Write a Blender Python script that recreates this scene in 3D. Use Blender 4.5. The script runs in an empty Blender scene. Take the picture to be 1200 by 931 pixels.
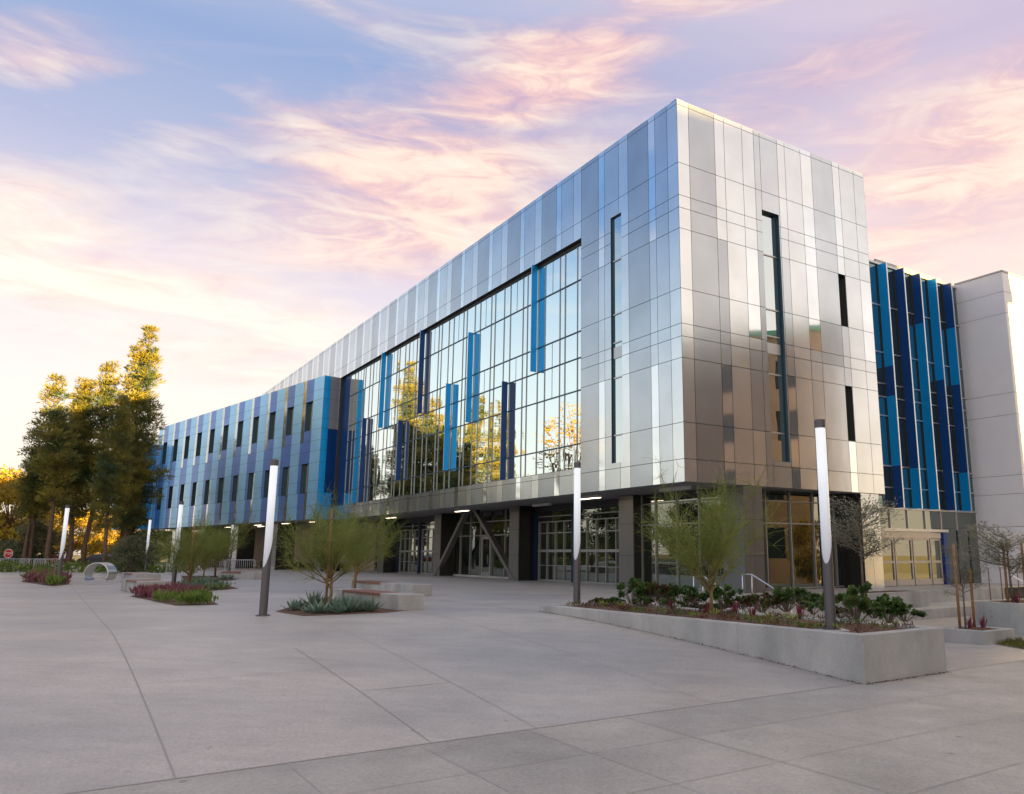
import bpy, math, random
import numpy as np
from mathutils import Vector, Matrix

rnd = random.Random(7)
R = math.radians
sc = bpy.context.scene
col = sc.collection

# ------------------------------------------------------------------ survey
FPX, PPX, PPY, PITCH, HZ = 938.56, 694.0, 465.5, R(10.9807), 1.65
A = R(34.037)
C0 = Vector((3.697, 32.0))
DU = Vector((-math.sin(A), math.cos(A)))      # along the long facade, away from the corner
DV = Vector((math.cos(A), math.sin(A)))       # along the short facade, away from the corner
_fw = Vector((0, math.cos(PITCH), math.sin(PITCH)))
_up = Vector((0, -math.sin(PITCH), math.cos(PITCH)))

def gp(x, y, z=0.0):
    """survey: ground point of a height z from a sighting in the photograph"""
    r = Vector((1, 0, 0)) * ((x - PPX) / FPX) + _up * ((PPY - y) / FPX) + _fw
    t = (z - HZ) / r.z
    return Vector((r.x * t, r.y * t, z))

def sight(x, y, depth):
    r = Vector((1, 0, 0)) * ((x - PPX) / FPX) + _up * ((PPY - y) / FPX) + _fw
    t = depth / r.y
    return Vector((r.x * t, depth, HZ + r.z * t))

def W(u, v, z):
    p = C0 + DU * u + DV * v
    return Vector((p.x, p.y, z))

def LF(u, off, z):            # long facade: off = metres proud of the facade plane
    return W(u, -off, z)

def RF(v, off, z):            # short facade
    return W(-off, v, z)

AW = R(45.1)
DW = Vector((-math.sin(AW), math.cos(AW)))
DN = Vector((math.cos(AW), math.sin(AW)))
CW = C0 + DU * 47.6 - DN * 1.55

def WF(s, off, z):            # blue wing front
    p = CW + DW * s - DN * off
    return Vector((p.x, p.y, z))

def WE(t, off, z):            # blue wing end wall, t inward from its outer corner
    p = CW + DN * t - DW * off
    return Vector((p.x, p.y, z))

# ------------------------------------------------------------------ mesh builder
class MB:
    def __init__(self):
        self.v = []; self.f = []; self.m = []; self.smooth = []
    def quad(self, a, b, c, d, m=0, s=False):
        n = len(self.v); self.v += [tuple(a), tuple(b), tuple(c), tuple(d)]
        self.f.append((n, n+1, n+2, n+3)); self.m.append(m); self.smooth.append(s)
    def tri(self, a, b, c, m=0):
        n = len(self.v); self.v += [tuple(a), tuple(b), tuple(c)]
        self.f.append((n, n+1, n+2)); self.m.append(m); self.smooth.append(False)
    def poly(self, pts, m=0):
        n = len(self.v); self.v += [tuple(p) for p in pts]
        self.f.append(tuple(range(n, n+len(pts)))); self.m.append(m); self.smooth.append(False)
    def hexa(self, p, m=0):
        """8 points: bottom loop 0-3, top loop 4-7"""
        n = len(self.v); self.v += [tuple(q) for q in p]
        for f in ((3,2,1,0),(4,5,6,7),(0,1,5,4),(1,2,6,5),(2,3,7,6),(3,0,4,7)):
            self.f.append(tuple(n+i for i in f)); self.m.append(m); self.smooth.append(False)
    def fbox(self, F, a0, a1, o0, o1, z0, z1, m=0):
        """box in a facade frame F(a, off, z)"""
        self.hexa([F(a0,o0,z0),F(a1,o0,z0),F(a1,o1,z0),F(a0,o1,z0),F(a0,o0,z1),F(a1,o0,z1),F(a1,o1,z1),F(a0,o1,z1)], m)
    def box(self, x0, x1, y0, y1, z0, z1, m=0):
        self.hexa([(x0,y0,z0),(x1,y0,z0),(x1,y1,z0),(x0,y1,z0),(x0,y0,z1),(x1,y0,z1),(x1,y1,z1),(x0,y1,z1)], m)
    def prism(self, pts, z0, z1, m=0, mtop=None):
        n = len(pts)
        b = len(self.v)
        self.v += [(p[0], p[1], z0) for p in pts] + [(p[0], p[1], z1) for p in pts]
        self.f.append(tuple(b+i for i in range(n))[::-1]); self.m.append(m); self.smooth.append(False)
        self.f.append(tuple(b+n+i for i in range(n))); self.m.append(m if mtop is None else mtop); self.smooth.append(False)
        for i in range(n):
            j = (i+1) % n
            self.f.append((b+i, b+j, b+n+j, b+n+i)); self.m.append(m); self.smooth.append(False)
    def tube(self, pts, rad, seg=8, m=0, cap=True):
        pts = [Vector(p) for p in pts]
        if not isinstance(rad, (list, tuple)): rad = [rad]*len(pts)
        b = len(self.v)
        prev = None
        for i, p in enumerate(pts):
            if i == 0: t = pts[1]-pts[0]
            elif i == len(pts)-1: t = pts[-1]-pts[-2]
            else: t = pts[i+1]-pts[i-1]
            t.normalize()
            if prev is None:
                a = Vector((1,0,0)) if abs(t.x) < .8 else Vector((0,1,0))
                n1 = t.cross(a).normalized()
            else:
                n1 = (prev - t*prev.dot(t)).normalized()
            prev = n1
            n2 = t.cross(n1)
            for k in range(seg):
                an = 2*math.pi*k/seg
                q = p + (n1*math.cos(an)+n2*math.sin(an))*rad[i]
                self.v.append(tuple(q))
        for i in range(len(pts)-1):
            for k in range(seg):
                k2 = (k+1) % seg
                self.f.append((b+i*seg+k, b+i*seg+k2, b+(i+1)*seg+k2, b+(i+1)*seg+k)); self.m.append(m); self.smooth.append(True)
        if cap:
            self.f.append(tuple(b+k for k in range(seg))[::-1]); self.m.append(m); self.smooth.append(False)
            e = b+(len(pts)-1)*seg
            self.f.append(tuple(e+k for k in range(seg))); self.m.append(m); self.smooth.append(False)
    def build(self, name, mats, parent=None, origin=None, bevel=0):
        if not isinstance(mats, (list, tuple)): mats = [mats]
        me = bpy.data.meshes.new(name)
        o = Vector(origin) if origin is not None else (parent.location.copy() if parent is not None and parent.get('worldspace') else Vector((0,0,0)))
        vs = np.array(self.v, dtype=np.float32).reshape(-1, 3) - np.array(o, dtype=np.float32)
        me.from_pydata(vs.tolist(), [], self.f)
        for mt in mats: me.materials.append(mt)
        me.polygons.foreach_set('material_index', self.m)
        me.polygons.foreach_set('use_smooth', self.smooth)
        me.update()
        ob = bpy.data.objects.new(name, me); col.objects.link(ob)
        if parent is not None: ob.parent = parent
        elif origin is not None: ob.location = o
        if bevel:
            bv = ob.modifiers.new('bevel', 'BEVEL'); bv.width = bevel; bv.segments = 2; bv.limit_method = 'ANGLE'; bv.angle_limit = R(40)
        return ob

def empty(name, loc, label, cat, group=None, rz=0.0, world=True):
    o = bpy.data.objects.new(name, None); col.objects.link(o)
    o.location = loc; o.rotation_euler = (0, 0, rz); o.empty_display_size = .2
    tag(o, label, cat, group)
    return o
WS = {}
def tag(o, label=None, cat=None, group=None, kind=None):
    if label: o['label'] = label
    if cat: o['category'] = cat
    if group: o['group'] = group
    if kind: o['kind'] = kind
    return o

def part(mb, name, mats, parent, world=True, bevel=0, label=None):
    """mesh in world coordinates hung under its thing (or part) without moving it"""
    base = Vector((0,0,0))
    p = parent
    while p is not None:
        base += p.location
        p = p.parent
    if not world: base = Vector((0,0,0))
    me_o = mb.build(name, mats, None, None, bevel)
    if world:
        me_o.data.transform(Matrix.Translation(-base))
    me_o.parent = parent
    if label: me_o['label'] = label
    return me_o

def dup(root, loc, rz=None, label=None, group=None, scale=None):
    r = root.copy(); col.objects.link(r); r.location = loc
    if rz is not None: r.rotation_euler = (0, 0, rz)
    if scale is not None: r.scale = scale if isinstance(scale, tuple) else (scale,)*3
    if label: r['label'] = label
    if group: r['group'] = group
    for ch in list(root.children):
        c = ch.copy(); col.objects.link(c); c.parent = r
        for g in list(ch.children):
            d = g.copy(); col.objects.link(d); d.parent = c
    return r

# ------------------------------------------------------------------ materials
def nmat(name):
    m = bpy.data.materials.new(name); m.use_nodes = True
    nt = m.node_tree
    bs = nt.nodes['Principled BSDF']
    return m, nt, bs

def setin(bs, **k):
    for a, b in k.items():
        bs.inputs[a.replace('_', ' ')].default_value = b

def add_noise_color(nt, bs, c1, c2, scale, detail=5, coord='Position', stretch=None, lo=.35, hi=.65, rough=.55):
    L = nt.links
    tc = nt.nodes.new('ShaderNodeNewGeometry') if coord == 'Position' else nt.nodes.new('ShaderNodeTexCoord')
    src = tc.outputs['Position'] if coord == 'Position' else tc.outputs[coord]
    if stretch:
        mp = nt.nodes.new('ShaderNodeMapping'); mp.inputs['Scale'].default_value = stretch
        L.new(src, mp.inputs['Vector']); src = mp.outputs['Vector']
    nz = nt.nodes.new('ShaderNodeTexNoise'); nz.inputs['Scale'].default_value = scale
    nz.inputs['Detail'].default_value = detail; nz.inputs['Roughness'].default_value = rough
    L.new(src, nz.inputs['Vector'])
    cr = nt.nodes.new('ShaderNodeValToRGB')
    cr.color_ramp.elements[0].position = lo; cr.color_ramp.elements[0].color = (*c1, 1)
    cr.color_ramp.elements[1].position = hi; cr.color_ramp.elements[1].color = (*c2, 1)
    L.new(nz.outputs['Fac'], cr.inputs['Fac'])
    L.new(cr.outputs['Color'], bs.inputs['Base Color'])
    return nz, cr, src

def simple(name, c, rough=.5, metal=0., c2=None, scale=3., bump=0., bscale=40., spec=None):
    m, nt, bs = nmat(name)
    setin(bs, Base_Color=(*c, 1), Roughness=rough, Metallic=metal)
    if spec is not None: bs.inputs['Specular IOR Level'].default_value = spec
    if c2: add_noise_color(nt, bs, c, c2, scale)
    if bump:
        g = nt.nodes.new('ShaderNodeNewGeometry')
        nz = nt.nodes.new('ShaderNodeTexNoise'); nz.inputs['Scale'].default_value = bscale; nz.inputs['Detail'].default_value = 4
        nt.links.new(g.outputs['Position'], nz.inputs['Vector'])
        bp = nt.nodes.new('ShaderNodeBump'); bp.inputs['Strength'].default_value = bump; bp.inputs['Distance'].default_value = .02
        nt.links.new(nz.outputs['Fac'], bp.inputs['Height']); nt.links.new(bp.outputs['Normal'], bs.inputs['Normal'])
    return m

def panel(name, c, metal, rough, wave=.0):
    """brushed composite panel: slight tone drift, slight oil canning"""
    m, nt, bs = nmat(name)
    L = nt.links
    setin(bs, Metallic=metal, Roughness=rough)
    d = tuple(x*.93 for x in c); e = tuple(min(1, x*1.05) for x in c)
    add_noise_color(nt, bs, d, e, .5, 3)
    g = nt.nodes.new('ShaderNodeNewGeometry')
    mp = nt.nodes.new('ShaderNodeMapping'); mp.inputs['Scale'].default_value = (1, 1, .35)
    L.new(g.outputs['Position'], mp.inputs['Vector'])
    nz = nt.nodes.new('ShaderNodeTexNoise'); nz.inputs['Scale'].default_value = .9; nz.inputs['Detail'].default_value = 1
    L.new(mp.outputs['Vector'], nz.inputs['Vector'])
    bp = nt.nodes.new('ShaderNodeBump'); bp.inputs['Strength'].default_value = 1.0; bp.inputs['Distance'].default_value = wave
    L.new(nz.outputs['Fac'], bp.inputs['Height']); L.new(bp.outputs['Normal'], bs.inputs['Normal'])
    return m

def glass(name, tint, refl, body, wave=.012, wscale=.55, rough=.0, grazing=.35):
    """coated facade glass: mirror layer over a dark interior"""
    m, nt, bs = nmat(name)
    L = nt.links
    setin(bs, Base_Color=(*body, 1), Roughness=.4)
    bs.inputs['Specular IOR Level'].default_value = 0
    gl = nt.nodes.new('ShaderNodeBsdfGlossy'); gl.inputs['Color'].default_value = (*tint, 1); gl.inputs['Roughness'].default_value = rough
    g = nt.nodes.new('ShaderNodeNewGeometry')
    mp = nt.nodes.new('ShaderNodeMapping'); mp.inputs['Scale'].default_value = (1, 1, .45)
    L.new(g.outputs['Position'], mp.inputs['Vector'])
    nz = nt.nodes.new('ShaderNodeTexNoise'); nz.inputs['Scale'].default_value = wscale; nz.inputs['Detail'].default_value = 1.5
    L.new(mp.outputs['Vector'], nz.inputs['Vector'])
    bp = nt.nodes.new('ShaderNodeBump'); bp.inputs['Strength'].default_value = 1; bp.inputs['Distance'].default_value = wave
    L.new(nz.outputs['Fac'], bp.inputs['Height']); L.new(bp.outputs['Normal'], gl.inputs['Normal'])
    lw = nt.nodes.new('ShaderNodeLayerWeight'); lw.inputs['Blend'].default_value = .35
    mr = nt.nodes.new('ShaderNodeMapRange'); mr.inputs['To Min'].default_value = refl; mr.inputs['To Max'].default_value = min(1, refl+grazing)
    L.new(lw.outputs['Facing'], mr.inputs['Value'])
    mx = nt.nodes.new('ShaderNodeMixShader')
    L.new(mr.outputs['Result'], mx.inputs['Fac']); L.new(bs.outputs['BSDF'], mx.inputs[1]); L.new(gl.outputs['BSDF'], mx.inputs[2])
    L.new(mx.outputs['Shader'], nt.nodes['Material Output'].inputs['Surface'])
    return m

def emis(name, c, s, body=(.8,.8,.8)):
    m, nt, bs = nmat(name)
    setin(bs, Base_Color=(*body, 1), Roughness=.35)
    bs.inputs['Emission Color'].default_value = (*c, 1); bs.inputs['Emission Strength'].default_value = s
    return m

def leaf(name, c1, c2, scale=1.2, trans=.45, tcol=None, rough=.55):
    m, nt, bs = nmat(name)
    L = nt.links
    setin(bs, Roughness=rough); bs.inputs['Specular IOR Level'].default_value = .25
    nz, cr, src = add_noise_color(nt, bs, c1, c2, scale, 3)
    tr = nt.nodes.new('ShaderNodeBsdfTranslucent')
    if tcol: tr.inputs['Color'].default_value = (*tcol, 1)
    else: L.new(cr.outputs['Color'], tr.inputs['Color'])
    mx = nt.nodes.new('ShaderNodeMixShader'); mx.inputs['Fac'].default_value = trans
    L.new(bs.outputs['BSDF'], mx.inputs[1]); L.new(tr.outputs['BSDF'], mx.inputs[2])
    L.new(mx.outputs['Shader'], nt.nodes['Material Output'].inputs['Surface'])
    return m

def concrete(name, c1, c2, c3, patch=.12, rough=.75, streak=None, bump=.15, slab=None, grain=.9):
    m, nt, bs = nmat(name)
    L = nt.links
    setin(bs, Roughness=rough); bs.inputs['Specular IOR Level'].default_value = .5
    g = nt.nodes.new('ShaderNodeNewGeometry')
    src = g.outputs['Position']
    def noise(s, d, st=None):
        v = src
        if st:
            mp = nt.nodes.new('ShaderNodeMapping'); mp.inputs['Scale'].default_value = st
            mp.inputs['Rotation'].default_value = (0, 0, -A)
            L.new(src, mp.inputs['Vector']); v = mp.outputs['Vector']
        n = nt.nodes.new('ShaderNodeTexNoise'); n.inputs['Scale'].default_value = s; n.inputs['Detail'].default_value = d
        n.inputs['Roughness'].default_value = .6
        L.new(v, n.inputs['Vector']); return n.outputs['Fac']
    def ramp(f, a, b, p, q):
        cr = nt.nodes.new('ShaderNodeValToRGB')
        cr.color_ramp.elements[0].position = p; cr.color_ramp.elements[0].color = (*a, 1)
        cr.color_ramp.elements[1].position = q; cr.color_ramp.elements[1].color = (*b, 1)
        L.new(f, cr.inputs['Fac']); return cr.outputs['Color']
    def mix(a, b, f, t='MIX'):
        mx = nt.nodes.new('ShaderNodeMix'); mx.data_type = 'RGBA'; mx.blend_type = t
        if isinstance(f, float): mx.inputs['Factor'].default_value = f
        else: L.new(f, mx.inputs['Factor'])
        L.new(a, mx.inputs['A']); L.new(b, mx.inputs['B']); return mx.outputs['Result']
    base = ramp(noise(patch, 6, streak), c1, c2, .35, .65)
    st = ramp(noise(1.3, 8, streak), (.86,.86,.86), (1.06,1.06,1.06), .3, .7)
    fine = mix(ramp(noise(60, 4), (.78,.78,.78), (1.14,1.14,1.14), .3, .7), ramp(noise(22, 5), (.84,.84,.84), (1.1,1.1,1.1), .32, .68), 1.0, 'MULTIPLY')
    spot = ramp(noise(9, 2), (.72,.7,.68), (1,1,1), .27, .34)
    c = mix(base, st, .9, 'MULTIPLY'); c = mix(c, fine, grain, 'MULTIPLY'); c = mix(c, spot, .55, 'MULTIPLY')
    cloudy = ramp(noise(.55, 7), (.80,.80,.81), (1.07,1.06,1.05), .3, .68); c = mix(c, cloudy, .75, 'MULTIPLY')
    gum = ramp(noise(4.2, 1), (.62,.60,.58), (1,1,1), .205, .225); c = mix(c, gum, .7, 'MULTIPLY')
    if slab:
        sx, sy, u0, v0 = slab
        mp = nt.nodes.new('ShaderNodeMapping'); mp.vector_type = 'TEXTURE'
        o_ = C0 + DU*u0 + DV*v0
        mp.inputs['Location'].default_value = (o_.x, o_.y, 0); mp.inputs['Rotation'].default_value = (0,0,A)
        mp.inputs['Scale'].default_value = (sx, sy, 1)
        L.new(src, mp.inputs['Vector'])
        fl_ = nt.nodes.new('ShaderNodeVectorMath'); fl_.operation = 'FLOOR'; L.new(mp.outputs['Vector'], fl_.inputs[0])
        sp_ = nt.nodes.new('ShaderNodeSeparateXYZ'); L.new(fl_.outputs['Vector'], sp_.inputs[0])
        cb_ = nt.nodes.new('ShaderNodeCombineXYZ'); L.new(sp_.outputs['X'], cb_.inputs['X']); L.new(sp_.outputs['Y'], cb_.inputs['Y'])
        wn = nt.nodes.new('ShaderNodeTexWhiteNoise'); wn.noise_dimensions = '2D'; L.new(cb_.outputs['Vector'], wn.inputs['Vector'])
        c = mix(c, ramp(wn.outputs['Value'], (.90,.90,.91), (1.05,1.045,1.03), 0, 1), .8, 'MULTIPLY')
    L.new(c, bs.inputs['Base Color'])
    bp = nt.nodes.new('ShaderNodeBump'); bp.inputs['Strength'].default_value = bump; bp.inputs['Distance'].default_value = .01
    L.new(noise(70, 4), bp.inputs['Height']); L.new(bp.outputs['Normal'], bs.inputs['Normal'])
    return m

M = {}
M['plaza'] = concrete('plaza_concrete', (.385,.37,.36), (.54,.495,.44), None, .10, .45, (1, 2.6, 1))
M['walk'] = concrete('sidewalk_concrete', (.38,.365,.335), (.51,.48,.44), None, .3, .8, None, .3, (1.53, 1.52, -14.67, -46.0))
M['wallc'] = concrete('planter_concrete', (.35,.355,.35), (.53,.525,.51), None, .8, .75, (1, 1, .45), .2, None, .4)
M['joint'] = simple('joint_dark', (.33,.315,.295), .9)
M['joint_soft'] = simple('joint_soft', (.42,.40,.375), .9)
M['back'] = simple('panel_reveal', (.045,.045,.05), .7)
M['p_light'] = panel('panel_silver', (.75,.765,.78), .9, .2, .006)
M['p_strip'] = panel('panel_mirror_silver', (.84,.86,.88), .9, .06, .006)
M['p_med'] = panel('panel_grey', (.61,.635,.67), .9, .2, .007)
M['p_dark'] = panel('panel_dark_grey', (.48,.505,.54), .9, .24, .009)
M['p_col'] = panel('panel_charcoal', (.20,.19,.185), .6, .35, .004)
M['p_black'] = panel('panel_black', (.02,.021,.023), .2, .35, .003)
M['b_light'] = panel('panel_sky_blue', (.32,.64,1.0), .5, .3, .004)
M['b_peri'] = panel('panel_slate_blue', (.115,.23,.62), .5, .3, .004)
M['b_silver'] = panel('panel_wing_silver', (.62,.60,.57), .85, .12, .012)
M['b_cyan'] = panel('panel_cyan', (.002,.41,1.0), .35, .35, .002)
M['b_navy'] = panel('panel_navy', (.004,.06,.24), .2, .35, .003)
M['b_grey'] = panel('panel_wing_grey', (.36,.37,.39), .4, .4, .003)
M['fin_cyan'] = simple('fin_cyan_paint', (.002,.39,1.0), .36, .4)
M['fin_navy'] = simple('fin_navy_paint', (.004,.06,.26), .38)
M['fin_edge'] = simple('fin_edge_aluminium', (.75,.77,.8), .3, .7)
M['alu'] = simple('aluminium_frame', (.55,.55,.56), .35, .7)
M['mull'] = simple('mullion_grey', (.30,.33,.35), .35, .6)
M['mull2'] = simple('storefront_mullion', (.36,.36,.36), .4, .5)
M['frame_dark'] = simple('dark_frame', (.06,.065,.07), .4, .5)
M['frame_blue'] = simple('steel_blue_frame', (.05,.10,.14), .4, .4)
M['navy_post'] = simple('navy_steel', (.01,.022,.07), .4, .2)
M['cw'] = glass('curtain_glass', (.90,.97,.97), .84, (.02,.03,.03), .008, .9, 0, .14)
M['slotg'] = glass('slot_glass', (.85,.92,.93), .62, (.02,.025,.025), .006, .8, 0, .3)
M['gg'] = glass('ground_glass', (.66,.69,.63), .24, (.006,.014,.012), .006, .6, 0, .4)
M['gw'] = glass('wing_glass', (.70,.78,.76), .5, (.02,.04,.04), .008, .9, 0, .35)
M['lg'] = glass('link_glass', (.45,.58,.60), .32, (.012,.03,.035), .006, .7, 0, .35)
M['soffit'] = simple('soffit_grey', (.22,.22,.225), .7)
M['roof'] = simple('roof_membrane', (.5,.5,.5), .8, 0, (.42,.42,.42), .6)
M['tanwall'] = simple('tan_stucco', (.42,.36,.30), .85, 0, (.48,.41,.34), 1.2, .15, 60)
M['white'] = simple('white_stucco', (.80,.825,.90), .75, 0, (.84,.86,.93), .7, .08, 60)
M['brick'] = simple('brown_stucco', (.27,.195,.155), .8, 0, (.33,.245,.195), .5, .1, 30)
M['copper'] = simple('green_copper', (.12,.34,.26), .6, .2)
M['lampglow'] = emis('lamp_diffuser', (.93,.96,1.), .075, (.62,.67,.75))
_nt = M['lampglow'].node_tree                    # lamp head at the top, so the tube's own glow fades downward
_tc = _nt.nodes.new('ShaderNodeTexCoord'); _sp = _nt.nodes.new('ShaderNodeSeparateXYZ'); _nt.links.new(_tc.outputs['Object'], _sp.inputs[0])
_mr = _nt.nodes.new('ShaderNodeMapRange'); _mr.inputs['From Min'].default_value = 1.2; _mr.inputs['From Max'].default_value = 3.2
_mr.inputs['To Min'].default_value = .0; _mr.inputs['To Max'].default_value = .10
_nt.links.new(_sp.outputs['Z'], _mr.inputs['Value']); _nt.links.new(_mr.outputs['Result'], _nt.nodes['Principled BSDF'].inputs['Emission Strength'])
M['lightbar'] = emis('soffit_lamp', (1.,.78,.55), 1.4, (.9,.85,.8))
M['lamp_off'] = simple('lamp_white', (.6,.6,.6), .5)
M['pole'] = simple('pole_paint', (.115,.11,.125), .42, .5)
M['wood'] = simple('ipe_wood', (.20,.085,.05), .55, 0, (.28,.13,.08), 12, .2, 60)
M['soil'] = simple('bark_mulch', (.07,.035,.022), .95, 0, (.16,.085,.055), 14, .9, 30)
M['steel'] = simple('stainless', (.6,.6,.6), .28, .95)
M['barrier'] = simple('galvanised', (.55,.56,.57), .45, .6)
M['stake'] = simple('lodge_pole', (.22,.115,.05), .8, 0, (.32,.18,.08), 8, .2, 40)
M['bark'] = simple('pine_bark', (.11,.07,.05), .9, 0, (.19,.12,.085), 6, .6, 20)
M['pvbark'] = simple('green_bark', (.17,.16,.05), .8, 0, (.26,.20,.08), 9, .2, 40)
M['greybark'] = simple('grey_bark', (.15,.12,.10), .9, 0, (.22,.18,.15), 9, .3, 40)
M['pine'] = leaf('pine_needles', (.065,.115,.055), (.34,.29,.055), .5, .4)
M['pine2'] = leaf('pine_needles_dark', (.055,.075,.03), (.15,.155,.055), .6, .4)
M['gold'] = leaf('broadleaf_far', (.30,.23,.04), (.50,.35,.05), .4, .45)
M['olive'] = leaf('grey_green_leaf', (.11,.13,.07), (.20,.21,.125), 1.0, .35)
M['pv'] = leaf('palo_verde_twig', (.145,.195,.045), (.28,.31,.08), 1.6, .35)
M['ash'] = leaf('silver_leaf', (.22,.23,.17), (.36,.36,.28), 1.5, .3)
M['shrub'] = leaf('glossy_leaf', (.045,.105,.028), (.13,.21,.055), 3.5, .35, None, .35)
M['shrub_red'] = leaf('bronze_leaf', (.11,.04,.035), (.19,.10,.055), 3.5, .3, None, .35)
M['agave'] = leaf('agave_leaf', (.10,.17,.13), (.23,.31,.24), 2.5, .15, None, .5)
M['magenta'] = leaf('cordyline_leaf', (.16,.03,.055), (.28,.06,.11), 3, .35)
M['lime'] = leaf('lime_leaf', (.22,.30,.04), (.36,.40,.08), 3, .35)
M['purple'] = leaf('purple_leaf', (.15,.045,.06), (.30,.13,.15), 4, .3)
M['green'] = leaf('ground_green', (.10,.17,.03), (.22,.29,.06), 3, .3)
M['grass'] = leaf('grass_blade', (.08,.10,.02), (.19,.18,.05), 4, .3)
M['lawn'] = simple('lawn_green', (.07,.09,.02), .95, 0, (.13,.13,.035), .5)
M['earth'] = simple('far_earth', (.09,.085,.07), .95, 0, (.13,.12,.10), .05)
M['asphalt'] = simple('asphalt', (.05,.05,.052), .9, 0, (.07,.07,.07), 3)
M['red'] = simple('sign_red', (.5,.02,.03), .5)
M['signwhite'] = simple('sign_white', (.8,.8,.8), .5)
M['tyre'] = simple('tyre_rubber', (.02,.02,.02), .8)
M['carglass'] = glass('car_glass', (.7,.75,.8), .4, (.01,.01,.012), 0)
M['hinge'] = simple('interior_ceiling', (.3,.28,.25), .8)

# ------------------------------------------------------------------ ground
QK = -14.67                                     # u of the pavement line
def zpl(u):
    t = min(1, max(0, (u-QK)/10.5)); t = 1-(1-t)**1.45
    return -.65*(1-t)
def zct(u):
    return -.65 - .28*min(1, max(0, (u-QK)/11.))

def strip_sheet(mb, us, v0, v1, zf, m=0, vn=1):
    for i in range(len(us)-1):
        for k in range(vn):
            a = v0+(v1-v0)*k/vn; b = v0+(v1-v0)*(k+1)/vn
            mb.quad(W(us[i],a,zf(us[i])), W(us[i],b,zf(us[i])), W(us[i+1],b,zf(us[i+1])), W(us[i+1],a,zf(us[i+1])), m)

mb = MB()
ramp_us = [QK+10.5*i/24 for i in range(25)]
strip_sheet(mb, ramp_us, -62, -7.3, zpl)
strip_sheet(mb, [ramp_us[-1], 0, 20, 60, 100], -62, 4.2, zpl)
strip_sheet(mb, [-3.0, 4], 4.2, 34, lambda u: 0.0)
strip_sheet(mb, [4, 100], 4.2, 16, lambda u: 0.0)
def jline_u(v, u0, u1, w, m):                    # joint running along the long facade
    us = [u for u in ramp_us if u0 < u < u1]
    us = [u0]+us+[u1]
    for i in range(len(us)-1):
        a, b = us[i], us[i+1]
        mb.quad(W(a,v-w,zpl(a)+.004), W(a,v+w,zpl(a)+.004), W(b,v+w,zpl(b)+.004), W(b,v-w,zpl(b)+.004), m)
def jline_v(u, v0, v1, w, m):
    mb.quad(W(u-w,v0,zpl(u-w)+.005), W(u-w,v1,zpl(u-w)+.005), W(u+w,v1,zpl(u+w)+.005), W(u+w,v0,zpl(u+w)+.005), m)
jline_u(-19.57, QK, 60, .010, 1)
jline_u(-15.25, QK, 0, .008, 2); jline_u(-16.75, QK, -8, .008, 1)
jline_u(-12.1, QK, 30, .010, 2)
jline_u(-9.15, -4.3, 24, .022, 1)
for v in (-24.5, -29.5, -35, -41, -47): jline_u(v, QK, 60, .007, 2)
jline_v(-11.9, -16.75, -15.25, .008, 1)
jline_v(-10.2, -19.57, -16.75, .006, 2)
for u, a, b in ((-6.1,-41,-19.57), (-2.2,-19.57,-9.1), (3.,-41,-9.15), (9.,-41,-9.15), (15.,-41,-9.15), (22.,-41,-9.15)):
    jline_v(u, a, b, .007, 2)
plaza = mb.build('plaza', [M['plaza'], M['joint'], M['joint_soft']]); tag(plaza, kind='structure')

mb = MB()
strip_sheet(mb, [-60, QK], -62, 60, lambda u: -.65)
mb.quad(W(QK-.014,-62,-.646), W(QK-.014,60,-.646), W(QK+.014,60,-.643), W(QK+.014,-62,-.643), 1)
def sj(u0, v0, u1, v1, w, m):
    a = Vector((u0, v0)); b = Vector((u1, v1)); d = (b-a).normalized(); n = Vector((-d.y, d.x))*w
    q = [a-n, a+n, b+n, b-n]
    mb.quad(*[W(p.x, p.y, -.645) for p in q], m)
for k in range(12):
    sj(QK-1.52*(k+1), -62, QK-1.52*(k+1), 30, .005, 2)
for k in range(40):
    v = -46+1.53*k
    sj(-32, v, QK, v, .004 if k % 3 else .006, 2)
walk = mb.build('sidewalk', [M['walk'], M['joint'], M['joint_soft']]); tag(walk, kind='structure')

mb = MB()
strip_sheet(mb, [QK, -12, -9, -6, -1.7], -7.6, 34, zct)
for v in (0.5, 6.5):
    mb.quad(W(QK,v-.01,zct(QK)+.004), W(QK,v+.01,zct(QK)+.004), W(-1.7,v+.01,zct(-1.7)+.006), W(-1.7,v-.01,zct(-1.7)+.006), 1)
court = mb.build('entrance_court', [M['plaza'], M['joint_soft']]); tag(court, kind='structure')

mb = MB()
mb.quad((-900,-300,-1.6),(900,-300,-1.6),(900,1200,-1.6),(-900,1200,-1.6))
g = mb.build('ground', M['earth']); tag(g, kind='structure')
mb = MB()
lp = [(-300,40),(-62,40),(-47,78),(-20,116),(-20,300),(-300,300)]
mb.poly([(x,y,-.02) for x,y in lp])
g = mb.build('lawn', M['lawn']); tag(g, kind='structure')
mb = MB()
mb.quad((-300,92,.02),(-70,92,.02),(-70,104,.02),(-300,104,.02))
g = mb.build('side_road', M['asphalt']); tag(g, kind='structure')

# ------------------------------------------------------------------ cladding helpers
def subtract(rects, hole):
    out = []
    for a0, a1, z0, z1 in rects:
        h0, h1, k0, k1 = hole
        if h1 <= a0 or h0 >= a1 or k1 <= z0 or k0 >= z1:
            out.append((a0, a1, z0, z1)); continue
        if k0 > z0: out.append((a0, a1, z0, k0))
        if k1 < z1: out.append((a0, a1, k1, z1))
        y0, y1 = max(z0, k0), min(z1, k1)
        if h0 > a0: out.append((a0, h0, y0, y1))
        if h1 < a1: out.append((h1, a1, y0, y1))
    return [r for r in out if r[1]-r[0] > .004 and r[3]-r[2] > .004]

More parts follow.
